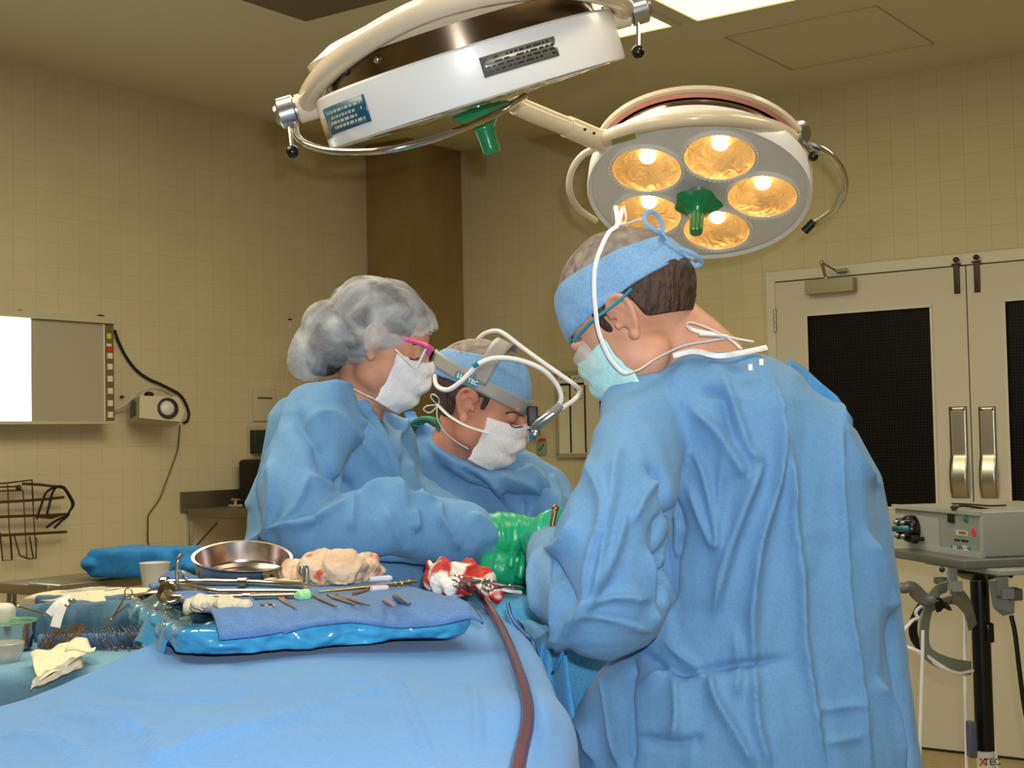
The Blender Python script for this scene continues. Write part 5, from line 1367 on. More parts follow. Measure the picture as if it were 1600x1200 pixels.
# plastic cover skirt, crinkled, sagging on the near side
b = MB(); Or = rrect(TWd, TLn, .05, n=24)
per = []
for i in range(len(Or)):
    x0_, y0_ = Or[i]; x1_, y1_ = Or[(i + 1) % len(Or)]; m_ = max(1, int(math.hypot(x1_ - x0_, y1_ - y0_) / .004))
    for k in range(m_): per.append((x0_ + (x1_ - x0_) * k / m_, y0_ + (y1_ - y0_) * k / m_))
npz = len(per); vs = []; fs = []; nz_ = 14
for k in range(nz_):
    f = k / (nz_ - 1)
    for i, (x, y) in enumerate(per):
        cx_, cy_ = x - TWd / 2, y - TLn / 2
        # outward normal of rounded rect
        ax = max(abs(cx_) - (TWd / 2 - .05), 0); ay = max(abs(cy_) - (TLn / 2 - .05), 0)
        if ax == 0 and ay == 0: nx, ny = (math.copysign(1, cx_), 0) if TWd / 2 - abs(cx_) < TLn / 2 - abs(cy_) else (0, math.copysign(1, cy_))
        else:
            l_ = math.hypot(ax, ay); nx, ny = math.copysign(ax / l_, cx_), math.copysign(ay / l_, cy_)
        bul = .006 + .007 * math.sin(f * math.pi) + .007 * noise.noise(Vector((x * 26, y * 26, f * 2.2))) + .004 * noise.noise(Vector((x * 70, y * 70, f * 4)))
        if f < .15: bul = .004
        z = ZT - .008 - (.031 * f) + .003 * noise.noise(Vector((x * 18, y * 18, 5)))
        z = max(z, ZD + .004)
        vs.append(TL(x + nx * bul, y + ny * bul, z))
for k in range(nz_ - 1):
    for i in range(npz): fs.append((k * npz + i, k * npz + (i + 1) % npz, (k + 1) * npz + (i + 1) % npz, (k + 1) * npz + i))
b.add(vs, fs); b.build('plastic_cover', M_poly, tray, solid=.0008, angle=70)
b = MB()
b.grid(24, 12, lambda u, v: TL(.002 + .045 * v + .0, .02 + (TLn - .04) * u, ZT - .004 + .003 * math.sin(u * 30) * (1 - v) - .012 * (1 - v) ** 2 + .004 * noise.noise(Vector((u * 9, v * 3, 2)))))
b.build('cover_edge', M_polyd, tray, solid=.001)
b = MB()
def flp(u, v):
    p = TL(-.004 - .018 * v - .006 * math.sin(u * 9), .10 + .15 * u + .01 * v, 0); return Vector((p.x, p.y, ZT - .012 - (.055 + .02 * math.sin(u * 6)) * v + .004 * noise.noise(Vector((u * 8, v * 6, 0)))))
b.grid(24, 14, flp); b.build('loose_plastic_flap', M_poly, tray, solid=.0008)
# towel
tw = MB()
def twf(u, v):
    x = .024 + (TWd - .024 + .006) * u; y = -.012 + (TLn + .010) * v; z = ZT + .0035 + .0018 * noise.noise(Vector((u * 7, v * 9, 0)))
    if v < .07:
        k = 1 - v / .07; z -= .019 * k ** 1.3 * (1 + .35 * math.sin(u * 9 + 1)) ; y -= .014 * k ** .6
    if u > .93: z -= .012 * ((u - .93) / .07) ** 2
    if x < .10: z += .003 * (1 + math.sin(v * 25))
    return TL(x, y, z)
tw.grid(60, 80, twf); to = tw.build('blue_towel', M_towel, solid=.004, angle=180); tag(to, 'medium blue cloth towel lying over the instrument tray', 'towel')
ZI = ZT + .0045
def TP(px, py, h=0.0): return PZ(px, py, ZI + h)

# ---- chrome retractors at the left of the tray
def rod(name, pts, r, m, label, cat, extra=None, group=None):
    b = MB(); b.tube(bez(pts, 6) if len(pts) > 2 else pts, r, 12)
    if extra: extra(b)
    return tag(b.build(name, m), label, cat, group)
t = empty('retractor', TP(370, 916), 'long chrome retractor bar with an upright hook at each end', 'retractor')
b = MB(); pts = [(256, 911), (330, 910), (400, 911), (470, 915), (480, 918)]; b.tube([TP(x, y, .012) for x, y in pts], [.0055, .0055, .005, .005, .005], 14); b.tube([TP(373, 911, .012), TP(386, 911, .012)], .0075, 14); b.tube([TP(254, 911, .012), TP(262, 911, .012)], .009, 14)
b.build('bar', M_inst, t)
b = MB(); base = TP(277, 914, .010); b.tube(bez([base, base + Vector((0, 0, .022)), base + Vector((.001, 0, .033)), base + Vector((.006, .004, .041))], 6), .0028, 10); b.build('hook', M_inst, t)
b = MB(); base = TP(480, 920, .008); b.tube(bez([base, base + Vector((0, 0, .020)), base + Vector((-.001, 0, .028)), base + Vector((-.006, -.002, .029)), base + Vector((-.007, -.002, .022))], 6), .0030, 10); b.build('hook', M_inst, t)
t2 = empty('retractor', TP(370, 928), 'chrome retractor arm with round ratchet joint at the left tray edge', 'retractor')
b = MB(); b.tube([TP(x, y, .008) for x, y in ((272, 915), (300, 920), (345, 926), (420, 926), (485, 926))], [.004, .006, .0055, .005, .004], 14); b.build('arm', M_inst, t2)
b = MB(); Fj = frame(TP(262, 927, .004), (-.3, -.9, .25)); b.T = Fj; b.lathe([(.003, -.004), (.014, -.004), (.016, 0), (.014, .004), (.007, .005), (.006, .002), (.003, .002)], 28); b.build('ratchet_joint', M_inst, t2)
b = MB(); b.tube([TP(262, 932, .004), TP(272, 936, .004), TP(285, 934, .006)], [.009, .007, .004], 12); b.build('thumb_lever', M_inst, t2)
t3 = empty('retractor', TP(400, 934), 'slim chrome retractor rod with a pale green plastic tip, nearest on the tray', 'retractor')
b = MB(); b.tube([TP(320, 933, .004), TP(400, 933, .004), TP(462, 932, .004)], .0035, 12); b.tube([TP(380, 933, .004), TP(392, 933, .004)], .0048, 12); b.build('rod', M_inst, t3)
b = MB(); b.tube([TP(462, 931, .006), TP(468, 930, .007), (TP(480, 929, .007)), TP(487, 929, .006)], [.004, .007, .0075, .003], 14); b.build('green_tip', mat('pale_green_plastic', '#8fcf98', .3, bump=.3, bscale=200), t3)
rod('scissors_handle', [TP(294, 908, .01), TP(284, 900, .018), TP(286, 894, .026), TP(291, 897, .026)], .003, M_inst, 'small curved chrome instrument tip behind the upright retractor hook', 'instrument')

# ---- basin on the tray
cB = TP(380, 908)
t = empty('basin', cB, 'steel kidney basin with a bloodstained inside, at the back of the tray', 'basin')
b = MB(); BM = Matrix.Translation(cB + Vector((0, .01, .006))) @ Matrix.Rotation(rad(10), 4, 'X'); b.T = BM
def bas(r0, r1, zz0, zz1):
    pass
prof = [(.0, .001), (.060, .001), (.066, .006), (.070, .030), (.0735, .034), (.0735, .036), (.069, .035), (.064, .008), (.058, .004), (0, .004)]
def kid(u, v):
    k = v * (len(prof) - 1); i = min(int(k), len(prof) - 2); f = k - i; r = prof[i][0] * (1 - f) + prof[i + 1][0] * f; z = prof[i][1] * (1 - f) + prof[i + 1][1] * f
    a = 2 * math.pi * u; return Vector((r * math.cos(a), r * .72 * math.sin(a) - .010 * (math.cos(a) ** 2) * (r / .07) , z * (.88 + .26 * math.sin(a) - .12 * math.cos(a))))
b.grid(64, 55, kid, closed=True); b.build('bowl', mat('stained_steel', '#c4bcb4', .22, metal=1, col2='#9a6a60', vscale=14, vlo=.55, vhi=.8), t)

# ---- gauze
def blob(name, balls, voxel, m, label, cat, n1=(18, .010), n2=(50, .004), sm=2, mats=None, parent=None, seed=0):
    b = MB()
    for c, r in balls: b.ball(c, r, nu=24, nv=14)
    me = remesh(b, voxel, sm); co = co_of(me); no = no_of(me)
    d = -np.abs(soft_noise(co, n1[0], (1, 1, 1), seed, n1[1] * 2)) + n1[1] * .5 + cloth_noise(co, n2[0], (1, 1, 1), seed, n2[1])
    set_co(me, co + no * d[:, None]); o = finish(me, name, m, parent)
    if label: tag(o, label, cat)
    return o
def blood_mat(name, base, base2, red, scale, lo, hi, rough=.7):
    m = mat(name, base, rough, col2=base2, vscale=40, bump=.4, bscale=150); nt = m.node_tree; b_ = nt.nodes['Principled BSDF']
    src = b_.inputs['Base Color'].links[0].from_socket
    n = nt.nodes.new('ShaderNodeTexNoise'); n.inputs['Scale'].default_value = scale; n.inputs['Detail'].default_value = 2; tc = nt.nodes.new('ShaderNodeTexCoord'); nt.links.new(tc.outputs['Object'], n.inputs['Vector'])
    rp = nt.nodes.new('ShaderNodeValToRGB'); rp.color_ramp.elements[0].position = lo; rp.color_ramp.elements[1].position = hi; nt.links.new(n.outputs['Fac'], rp.inputs[0])
    mx = nt.nodes.new('ShaderNodeMix'); mx.data_type = 'RGBA'; nt.links.new(rp.outputs[0], mx.inputs[0]); nt.links.new(src, mx.inputs[6]); mx.inputs[7].default_value = srgb(red); nt.links.new(mx.outputs[2], b_.inputs['Base Color'])
    return m
M_gb = blood_mat('gauze_spotted', '#c9a98a', '#d6bd9f', '#c8402a', 38, .60, .70)
M_tb = blood_mat('towel_blood', '#e8e2d4', '#f0ebe0', '#b51d12', 17, .44, .50, .5)
gb = [(TP(468, 895, .012), (.026, .03, .020)), (TP(500, 888, .022), (.034, .034, .026)), (TP(535, 886, .024), (.034, .034, .026)), (TP(565, 888, .018), (.026, .028, .022)), (TP(584, 890, .012), (.014, .018, .010)), (TP(520, 898, .008), (.05, .02, .012))]
blob('gauze_pad', gb, .0022, M_gb, 'crumpled beige gauze sponge spotted with blood, beside the basin', 'gauze', n1=(26, .010), n2=(60, .004))
b = MB(); b.grid(50, 10, lambda u, v: TP(412 + 130 * u, 904 + 9 * v - 3 * math.sin(u * 3), .003 + .004 * abs(math.sin(u * 14 + v * 2)) * (1 - v * .5)))
tag(b.build('gauze_strip', M_gauzew, solid=.003), 'flat off-white gauze strip under the crumpled beige sponge', 'gauze')
gw2 = [(TP(303, 943, .005), (.012, .016, .008)), (TP(322, 942, .009), (.018, .015, .010)), (TP(340, 942, .010), (.020, .014, .010)), (TP(358, 944, .009), (.020, .013, .009)), (TP(378, 948, .006), (.016, .012, .008)), (TP(297, 949, .002), (.008, .012, .010)), (TP(335, 948, .004), (.03, .012, .007))]
blob('gauze_roll', gw2, .0017, M_gauzew, 'rolled cream gauze sponge at the near left corner of the tray', 'gauze', n1=(34, .006), n2=(80, .0022), seed=4)

# ---- small instruments on the towel
def forceps(a, c, w, m, name, label):
    b = MB(); A, C = TP(*a, .003), TP(*c, .003); d = (C - A).normalized(); s = Vector((-d.y, d.x, 0)) * w
    b.tube([A, A.lerp(C, .3) + s, C], [.0016, .0028, .0012], 8, flat=.6); b.tube([A, A.lerp(C, .3) - s, C], [.0016, .0028, .0012], 8, flat=.6)
    b.ball(A, .0022, nu=8, nv=6); return tag(b.build(name, m), label, 'instrument')
forceps((428, 927), (462, 950), .0022, M_instb, 'tissue_forceps', 'bronze-looking forceps slanting down, leftmost on the blue towel')
forceps((488, 929), (526, 947), .0022, M_instb, 'tissue_forceps', 'thin forceps slanting down just right of the green tip')
forceps((513, 929), (556, 945), .0030, M_instb, 'tissue_forceps', 'broad dark forceps slanting down, middle of the towel')
forceps((527, 929), (577, 946), .0020, M_instb, 'tissue_forceps', 'narrow dark forceps slanting down, rightmost of the four')
b = MB(); b.tube([TP(498, 925, .004), TP(560, 919, .005), TP(610, 914, .006), TP(650, 909, .006)], [.0012, .0022, .0028, .0024], 10)
for x, y in ((618, 913), (628, 912), (640, 910)): b.ball(TP(x, y, .006), .0036, nu=10, nv=8)
tag(b.build('needle_holder', M_gold_i), 'long gold-toned needle holder lying across the back of the towel', 'instrument')
M_vial = mat('clear_plastic', '#e6e4f0', .1, alpha=.6, coat=.5)
for (a, c, r, lab) in (((577, 905), (609, 903), .0042, 'small clear plastic tube behind the gold needle holder'), ((580, 920), (604, 918), .0035, 'small clear plastic tube in front of the gold needle holder')):
    b = MB(); b.tube([TP(*a, .004), TP(*c, .004)], r, 14); b.tube([TP(*c, .004), TP(c[0] + 3, c[1], .004)], r * .7, 10); tag(b.build('plastic_tube', M_vial), lab, 'tube')
b = MB(); b.tube([TP(553, 929, .003), TP(575, 921, .003)], [.003, .0018], 10); tag(b.build('suture_packet', M_woodst), 'short tan plastic piece beside the clear tube', 'instrument')
b = MB(); b.tube([TP(599, 937, .003), TP(606, 941, .004), TP(614, 945, .003)], [.0018, .0032, .0022], 10); tag(b.build('rubber_stopper', mat('mauve_rubber', '#8b6f78', .5)), 'small mauve rubber stopper near the right end of the towel', 'stopper')
b = MB(); b.tube([TP(617, 932, .004), TP(626, 937, .006), TP(640, 944, .003)], [.0035, .0052, .0022], 10); tag(b.build('blade_guard', mat('slate_rubber', '#46506e', .4)), 'small slate-blue blade guard near the right end of the towel', 'guard')
b = MB()
for (x, y) in ((408, 944), (415, 947), (420, 943)): b.tube([TP(x, y, .002), TP(x + 8, y + 2, .005)], .0016, 6)
tag(b.build('towel_clip', M_instb), 'tiny dark clip on the towel left of the forceps', 'clip')

# ---- bloody towel, clamps and the suction tube
bl = [(P(690, 905, 2.16), (.020, .03, .024)), (P(700, 890, 2.19), (.030, .03, .018)), (P(722, 893, 2.18), (.030, .03, .018)), (P(745, 905, 2.17), (.030, .026, .018)), (P(765, 922, 2.15), (.018, .022, .012)), (P(775, 932, 2.12), (.010, .014, .012)), (P(672, 897, 2.2), (.009, .02, .022)),
      (P(720, 915, 2.14), (.035, .03, .016))]
blob('bloody_towel', bl, .0022, M_tb, 'crumpled white towel soaked with bright red blood at the end of the tray', 'towel', n1=(26, .010), n2=(55, .004), seed=11)
def ring_clamp(name, A, d, up, label=None, L=.09, m=None, parent=None, r=.0085, only=False):
    """two finger rings, shanks, box joint and closed jaws"""
    d = Vector(d).normalized(); s = d.cross(Vector(up)).normalized(); b = MB(); A = Vector(A)
    for k in (-1, 1):
        c = A + s * k * r * 1.05
        q = [c + (d * math.cos(a) + s * math.sin(a)) * r for a in np.linspace(0, 2 * math.pi, 17)]
        b.tube(q, .0016, 6, caps=False)
        b.tube([c + d * r, A + d * L * .45 + s * k * .0022, A + d * L * .62], [.0019, .0019, .0022], 6)
        b.tube([A + d * L * .62, A + d * L * .8 + s * k * .0012, A + d * L], [.0024, .0018, .0008], 6)
    b.ball(A + d * L * .62, .0034, nu=8, nv=6)
    return b.build(name, m or M_inst, parent)
tag(ring_clamp('towel_clamp', P(716, 908, 2.09), (.9, .2, -.05), (0, -.5, 1), L=.06, r=.008), 'chrome ring-handled clamp gripping the bloody towel where the tube starts', 'clamp')
tag(ring_clamp('towel_clamp', P(762, 914, 2.09), (.9, .2, -.1), (0, -.5, 1), L=.055, r=.0075), 'chrome ring-handled clamp at the right end of the bloody towel', 'clamp')
b = MB(); b.tube(bez([P(784, 921, 2.1), P(798, 924, 2.1), P(814, 926, 2.12)], 6), .0026, 8); tag(b.build('white_catheter', M_tie), 'short white tube running from the bloody towel to the right sleeve', 'tube')
tp_ = [P(722, 912, 2.08), P(738, 919, 2.04)] + [PZ(x, y, ZD + .012) for x, y in ((756, 938), (775, 966), (792, 1000), (806, 1036), (818, 1072), (825, 1105), (824, 1135), (817, 1165), (810, 1200), (806, 1260))]
b = MB(); b.tube(bez(tp_, 8), .0056, 14); tag(b.build('suction_tube', M_bloodtube), 'dark red blood-filled suction tube running down the foreground drape', 'tube')
b = MB(); Ah = P(868, 794, 2.20); Bh = P(860, 836, 2.20); b.tube([Ah, Ah.lerp(Bh, .08), Ah.lerp(Bh, .5), Bh], [.005, .0085, .0080, .0085], 16, flat=.55); b.ball(Ah, .006); tag(b.build('wide_retractor', M_woodst), 'bronze-coloured rounded retractor handle standing upright between the gloves and the sleeve', 'instrument')
# ================================================================== back table at the left
M_bdrape = cloth_mat('back_table_drape', '#5e8aa8', '#6f9ab4', .4, scale=1.2, stretch=(1, 1, 1))
M_bdark = cloth_mat('dark_blue_drape', '#3f5f76', '#4b6c84', .45, scale=1.4, stretch=(1, 1, 1))
M_wrap = cloth_mat('wrap_blue', '#1f6fb0', '#2b7cbc', .35, scale=1.2, stretch=(1, 1, 1))
M_paper = mat('cream_paper', '#cfc8ae', .8, var=.03, vscale=20)
M_tsteel = mat('table_steel', '#9a8f78', .35, metal=.8)
ZB = .93
def BT(px, py, h=0.0): return PZ(px, py, ZB + h)
drape_body('back_table', [(-2.6, 3.12), (-2.0, 3.11), (-1.4, 3.12), (-1.0, 3.14), (-.84, 3.2), (-.80, 3.4), (-.80, 3.7), (-.86, 3.92), (-1.1, 3.96), (-1.6, 3.97), (-2.2, 3.97), (-2.7, 3.95), (-2.8, 3.6), (-2.75, 3.2)],
           lambda x, y: ZB, .02, M_bdrape, [], 'instrument table covered in a grey-blue drape at lower left', 'table', seed=3.0, soft=.004, flare=.03)
# low draped rack along the back of the table
b = MB()
def rk(u, v):
    x0_, x1_ = P(-30, 950, 3.62).x, P(256, 950, 3.66).x; x = x0_ + (x1_ - x0_) * u
    sec = [(3.58, ZB - .0), (3.575, 1.0), (3.59, 1.045), (3.63, 1.05), (3.68, 1.04), (3.70, 1.0), (3.71, ZB - .0)]
    k = v * 6; i = min(int(k), 5); f = k - i; y = sec[i][0] * (1 - f) + sec[i + 1][0] * f; z = sec[i][1] * (1 - f) + sec[i + 1][1] * f
    n_ = noise.noise(Vector((u * 9, v * 3, 1))); h = .80 - .5 * max(0, (.42 - u))
    return Vector((x, y + .014 * n_ + .008 * noise.noise(Vector((u * 30, v * 4, 0))), ZB + (z - ZB) * h + .006 * n_))
b.grid(80, 24, rk); tag(b.build('draped_rack', M_bdark, solid=.003), 'low rack covered in dark blue drape along the back of the instrument table', 'rack')
# steel bowls
t = empty('steel_bowl', BT(14, 1018), 'round steel bowl lined with a green towel, at the far left edge', 'bowl')
cb_ = BT(14, 1016)
b = MB(); b.T = Matrix.Translation(cb_); b.lathe([(0, .001), (.050, .001), (.058, .008), (.064, .055), (.066, .068), (.0645, .070), (.062, .066), (.056, .010), (0, .006)], 48); b.build('bowl', M_inst, t)
b = MB(); b.T = Matrix.Translation(cb_); b.lathe([(.0625, .066), (.0665, .0695), (.0655, .073), (.060, .070), (.052, .045), (0, .04)], 48); b.build('towel_lining', mat('surgical_green_cloth', '#6f9c7e', .9, bump=.4, bscale=200), t)
b = MB(); b.T = Matrix.Translation(PZ(4, 1036, ZB)); b.lathe([(0, .001), (.034, .001), (.044, .018), (.050, .046), (.0485, .047), (.042, .020), (0, .005)], 40); tag(b.build('glass_dish', mat('dish_glass', '#c8c4b8', .08, alpha=.55, coat=.5)), 'small clear dish in front of the steel bowl at the far left edge', 'dish')
t = empty('packet_roll', P(10, 975, 3.55), 'rounded white pack with a green base behind the steel bowl', 'pack')
c_ = P(8, 962, 3.52)
b = MB(); b.box((c_.x - .02, c_.y, 1.008), (.085, .06, .058), bev=.018); finish(remesh(b, .004, 4), 'white_pack', mat('off_white_pack', '#c9c8bc', .6), t)
b = MB(); b.box((c_.x - .02, c_.y, .957), (.095, .08, .054), bev=.008); b.build('green_base', mat('mint_plastic', '#5fae86', .4), t)

# clamps with ring handles, racked in two rows over a rolled towel
def clamp_mesh(parent_name, m):
    b = MB(); r = .0105
    for k in (-1, 1):
        c = Vector((k * r * 1.05, 0, 0))
        b.tube([c + Vector((math.cos(a) * r, math.sin(a) * r * 1.1, 0)) for a in np.linspace(0, 2 * math.pi, 13)], .0019, 5, caps=False)
        b.tube([c + Vector((0, -r, 0)), Vector((k * .003, -.06, 0)), Vector((0, -.085, 0))], .0021, 5)
        b.tube([Vector((0, -.085, 0)), Vector((k * .001, -.11, 0)), Vector((0, -.135, 0))], [.0028, .002, .001], 5)
    b.box((0, -.035, 0), (.012, .004, .0025)); b.ball((0, -.085, 0), .0038, nu=6, nv=5)
    return b.build('ring_handled_clamp', m)
rnd = random.Random(12)
rowdef = [('gold-handled ring clamp standing in the left row on the instrument table', 'ring-handled clamps in the left row', 13, (70, 998), (132, 978), M_gold_i, (-.35, -.5, -.8)),
          ('steel ring clamp fanned out in the right row on the instrument table', 'ring-handled clamps in the right row', 17, (138, 992), (216, 980), M_inst, (.55, -.35, -.72))]
for lab, grp, n_, p0_, p1_, mm, dd in rowdef:
    proto = clamp_mesh('c', mm)
    for i in range(n_):
        o = proto if i == 0 else proto.copy()
        if i: COL.objects.link(o)
        f = i / (n_ - 1); px_ = p0_[0] + (p1_[0] - p0_[0]) * f; py_ = p0_[1] + (p1_[1] - p0_[1]) * f + rnd.uniform(-3, 3)
        org = P(px_, py_, 3.44 + rnd.uniform(-.02, .02)); dv = Vector(dd) + Vector((rnd.uniform(-.08, .08), rnd.uniform(-.1, .1), 0)); dv.normalize()
        # local -y runs along the shank
        y_ = -dv; z_ = Vector((.94, .2, .25)); x_ = y_.cross(z_).normalized(); z_ = x_.cross(y_)
        m4 = Matrix.Identity(4)
        for k in range(3): m4[k][0], m4[k][1], m4[k][2], m4[k][3] = x_[k], y_[k], z_[k], org[k]
        o.matrix_world = m4 @ Matrix.Scale(.62, 4); tag(o, lab, 'clamp', grp)
b = MB(); A_ = P(62, 1010, 3.46); B_ = P(222, 1004, 3.46); A_.z = B_.z = ZB + .018
b.tube([A_, A_.lerp(B_, .5), B_], .018, 16); tag(b.build('rolled_towel', M_towel), 'rolled blue towel propping up the two rows of clamps', 'towel')
# peel pack
b = MB()
cr4 = [BT(45, 1022, .03), BT(130, 996, .045), BT(150, 1015, .03), BT(62, 1066, .008)]
def pk(u, v):
    p = cr4[0].lerp(cr4[1], u).lerp(cr4[3].lerp(cr4[2], u), v); return p + Vector((0, 0, .010 * noise.noise(Vector((u * 4, v * 4, 0))) + .006 * math.sin(v * 7)))
b.grid(24, 20, pk); tag(b.build('peel_pack', M_paper, solid=.001), 'opened cream paper peel pack lying in front of the clamps', 'packet')
b = MB(); b.grid(12, 4, lambda u, v: BT(103, 1012, .05).lerp(BT(150, 1010, .05), u) + Vector((0, -.01 * v, .004 * math.sin(u * 6) - .008 * v))); tag(b.build('paper_strip', M_paper, solid=.0012), 'narrow cream paper strip on top of the peel pack', 'paper')
cr5 = [BT(52, 1062, .012), BT(128, 1020, .03), BT(132, 1040, .012), BT(48, 1078, .004)]
b = MB(); b.grid(20, 14, lambda u, v: cr5[0].lerp(cr5[1], u).lerp(cr5[3].lerp(cr5[2], u), v) + Vector((0, -.004, .008 * noise.noise(Vector((u * 6, v * 5, 4)))))); tag(b.build('film_wrap', mat('grey_film', '#a9a8a6', .2, coat=.4, bump=.4, bscale=40), solid=.001), 'crumpled grey film wrapping hanging from the peel pack', 'wrapping')
# leaning instrument, tape, rods
ring_ = ring_clamp('long_clamp', P(205, 930, 3.40), (P(165, 978, 3.42) - P(205, 930, 3.40)), (0, -1, .3), L=.13, m=M_gold_i, r=.010); tag(ring_, 'long gold ring-handled clamp leaning up to the right above the clamps', 'clamp')
b = MB(); tp5 = [P(112, 935, 3.5), P(100, 942, 3.48), P(92, 960, 3.47), P(86, 980, 3.46)]
b.tube(bez(tp5, 6), .013, 10, flat=.15, up=(0, -1, .1)); b.tube(bez([P(106, 937, 3.5), P(90, 944, 3.48), P(76, 960, 3.47)], 6), .010, 10, flat=.15, up=(0, -1, .1)); tag(b.build('white_tape', M_tie), 'two folded white tapes hanging over the dark blue rack', 'tape')
b = MB(); b.ball(P(112, 939, 3.49), (.012, .006, .007)); b.ball(P(105, 946, 3.48), (.008, .006, .006)); b.tube([P(103, 950, 3.48), P(116, 936, 3.48)], .003, 8); tag(b.build('towel_clip', M_inst), 'small steel clip holding the white tapes on the rack', 'clip')
b = MB(); b.cyl(P(28, 948, 3.5), P(70, 961, 3.45), .0035, 10); b.ball(P(28, 948, 3.5), .005); tag(b.build('steel_probe', M_inst), 'thin steel probe slanting across the dark blue rack', 'instrument')

# small loose tips left of the tray
for i, (x, y) in enumerate(((214, 936), (226, 930), (236, 926), (244, 921))):
    b = MB(); b.tube([P(x, y, 2.2), P(x + 9, y - 9, 2.15), P(x + 20, y - 7, 2.1), TP(268, 920, .002)], .0022, 6); o = tag(b.build('clamp_tip', M_gold_i), 'thin gold instrument tip poking out over the left end of the tray', 'instrument', 'gold instrument tips over the left end of the tray')

# ---- steel table behind, against the left wall
ya_ = (MRi @ P(18, 915, 4.7)); yb_ = (MRi @ P(300, 905, 5.4))
xs0, xs1 = .86, 1.15
ys0, ys1 = ya_.y, yb_.y
ztb = CAMH - (918 - 714) * 4.7 / FPX
t = empty('steel_side_table', MR @ Vector(((xs0 + xs1) / 2, (ys0 + ys1) / 2, 0)), 'steel side table against the left wall, holding wrapped packs', 'table')
b = MB(); b.box(((xs0 + xs1) / 2, (ys0 + ys1) / 2, ztb - .0175), (xs1 - xs0, abs(ys1 - ys0), .035), bev=.005); b.build('table_top', M_tsteel, t, mw=MR)
for x_ in (xs0 + .04, xs1 - .04):
    for y_ in (ys0 + .04, ys1 - .04):
        b = MB(); b.cyl((x_, y_, .0), (x_, y_, ztb - .03), .016, 16); b.build('leg', M_tsteel, t, mw=MR)
b = MB(); b.cyl((xs1 - .04, ys0 + .05, ztb - .25), (xs1 - .04, ys1 - .05, ztb - .25), .010, 12); b.build('rail', M_tsteel, t, mw=MR)
def ST(px, py, h=0.0): return PZ(px, py, ztb + h)
# blue wrapped package
c_ = ST(222, 905); b = MB()
Rz = Matrix.Rotation(-.35, 3, 'Z')
b.box(c_ + Vector((0, .05, .055)), (.33, .24, .10), rot=Rz, bev=.02); b.ball(c_ + Vector((-.17, .05, .055)), (.05, .09, .035)); b.ball(c_ + Vector((.165, .03, .04)), (.045, .09, .035)); b.box(c_ + Vector((.06, -.06, .075)), (.20, .02, .07), rot=Rz, bev=.008)
me = remesh(b, .006, 3); co = co_of(me); no = no_of(me); co = co + no * (cloth_noise(co, 8, (1, 1, 1), 2, .010) + cloth_noise(co, 20, (1, 1, 1), 4, .003))[:, None]; set_co(me, co)
mn = co[:, 2].min(); co[:, 2] += ztb + .001 - mn; set_co(me, co)
tag(finish(me, 'wrapped_pack', M_wrap, None), 'large bright blue cloth-wrapped pack on the steel side table', 'pack')
# paper topped tray pack
cA = [ST(76, 921, .05), ST(120, 912, .05), ST(225, 918, .05), ST(172, 945, .05)]
c_ = (cA[0] + cA[1] + cA[2] + cA[3]) / 4
c_.z = ztb
t = empty('paper_topped_pack', c_, 'dark blue wrapped tray with a printed cream paper sheet spread on top', 'pack')
b = MB(); b.box((c_.x, c_.y, ztb + .024), (.26, .20, .044), rot=Matrix.Rotation(-.3, 3, 'Z'), bev=.015); me = remesh(b, .006, 2); co = co_of(me); co = co + no_of(me) * cloth_noise(co, 14, (1, 1, 1), 2, .006)[:, None]; co[:, 2] += ztb + .001 - co[:, 2].min(); set_co(me, co); finish(me, 'wrapped_tray', M_bdark, t)
def sh(u, v):
    q = [Vector((-.19, -.03, 0)), Vector((-.02, .14, 0)), Vector((.20, .04, 0)), Vector((.05, -.16, 0))]
    p = q[0].lerp(q[1], v).lerp(q[3].lerp(q[2], v), u); e = max(abs(u - .5), abs(v - .5)) * 2
    return Vector((c_.x, c_.y, ztb + .056 - .022 * e ** 4 + .005 * noise.noise(Vector((u * 4, v * 4, 0))))) + p
b = MB(); b.grid(30, 30, sh); ps_ = b.build('paper_sheet', M_paper, t, solid=.0008)
b = MB(); M_print = mat('blue_print', '#4f6a86', .7)
for k in range(9):
    v0 = .20 + .06 * k
    b.grid(3, 3, lambda u, v: sh(.30 + .30 * u + (.02 * (k % 2)), v0 + .014 * v) + Vector((0, 0, .0012)))
b.grid(3, 3, lambda u, v: sh(.72 + .03 * u, .15 + .5 * v) + Vector((0, 0, .0012)))
pr_ = b.build('printing', M_print, ps_); pr_['kind'] = 'stuff'
# white cup
cc_ = ST(242, 921); b = MB(); b.T = Matrix.Translation(cc_); b.lathe([(0, .001), (.036, .001), (.047, .082), (.048, .084), (.046, .084), (.035, .004), (0, .004)], 40); tag(b.build('white_cup', M_white), 'plain white cup standing in front of the bright blue pack', 'cup')
ct_ = ST(276, 925); b = MB(); b.ball(ct_ + Vector((0, 0, .032)), (.058, .05, .034)); b.ball(ct_ + Vector((.02, 0, .025)), (.06, .05, .028)); me = remesh(b, .005, 2); co = co_of(me); co = co + no_of(me) * cloth_noise(co, 12, (1, 1, 1), 2, .006)[:, None]; co[:, 2] += ztb + .001 - co[:, 2].min(); set_co(me, co); tag(finish(me, 'folded_towel', M_towel, None), 'folded mid-blue towel beside the white cup', 'towel')
b = MB(); b.cyl(ST(45, 912, .004), ST(95, 916, .004), .004, 8); tag(b.build('steel_rod', M_inst), 'thin steel rod lying on the left end of the steel side table', 'rod')
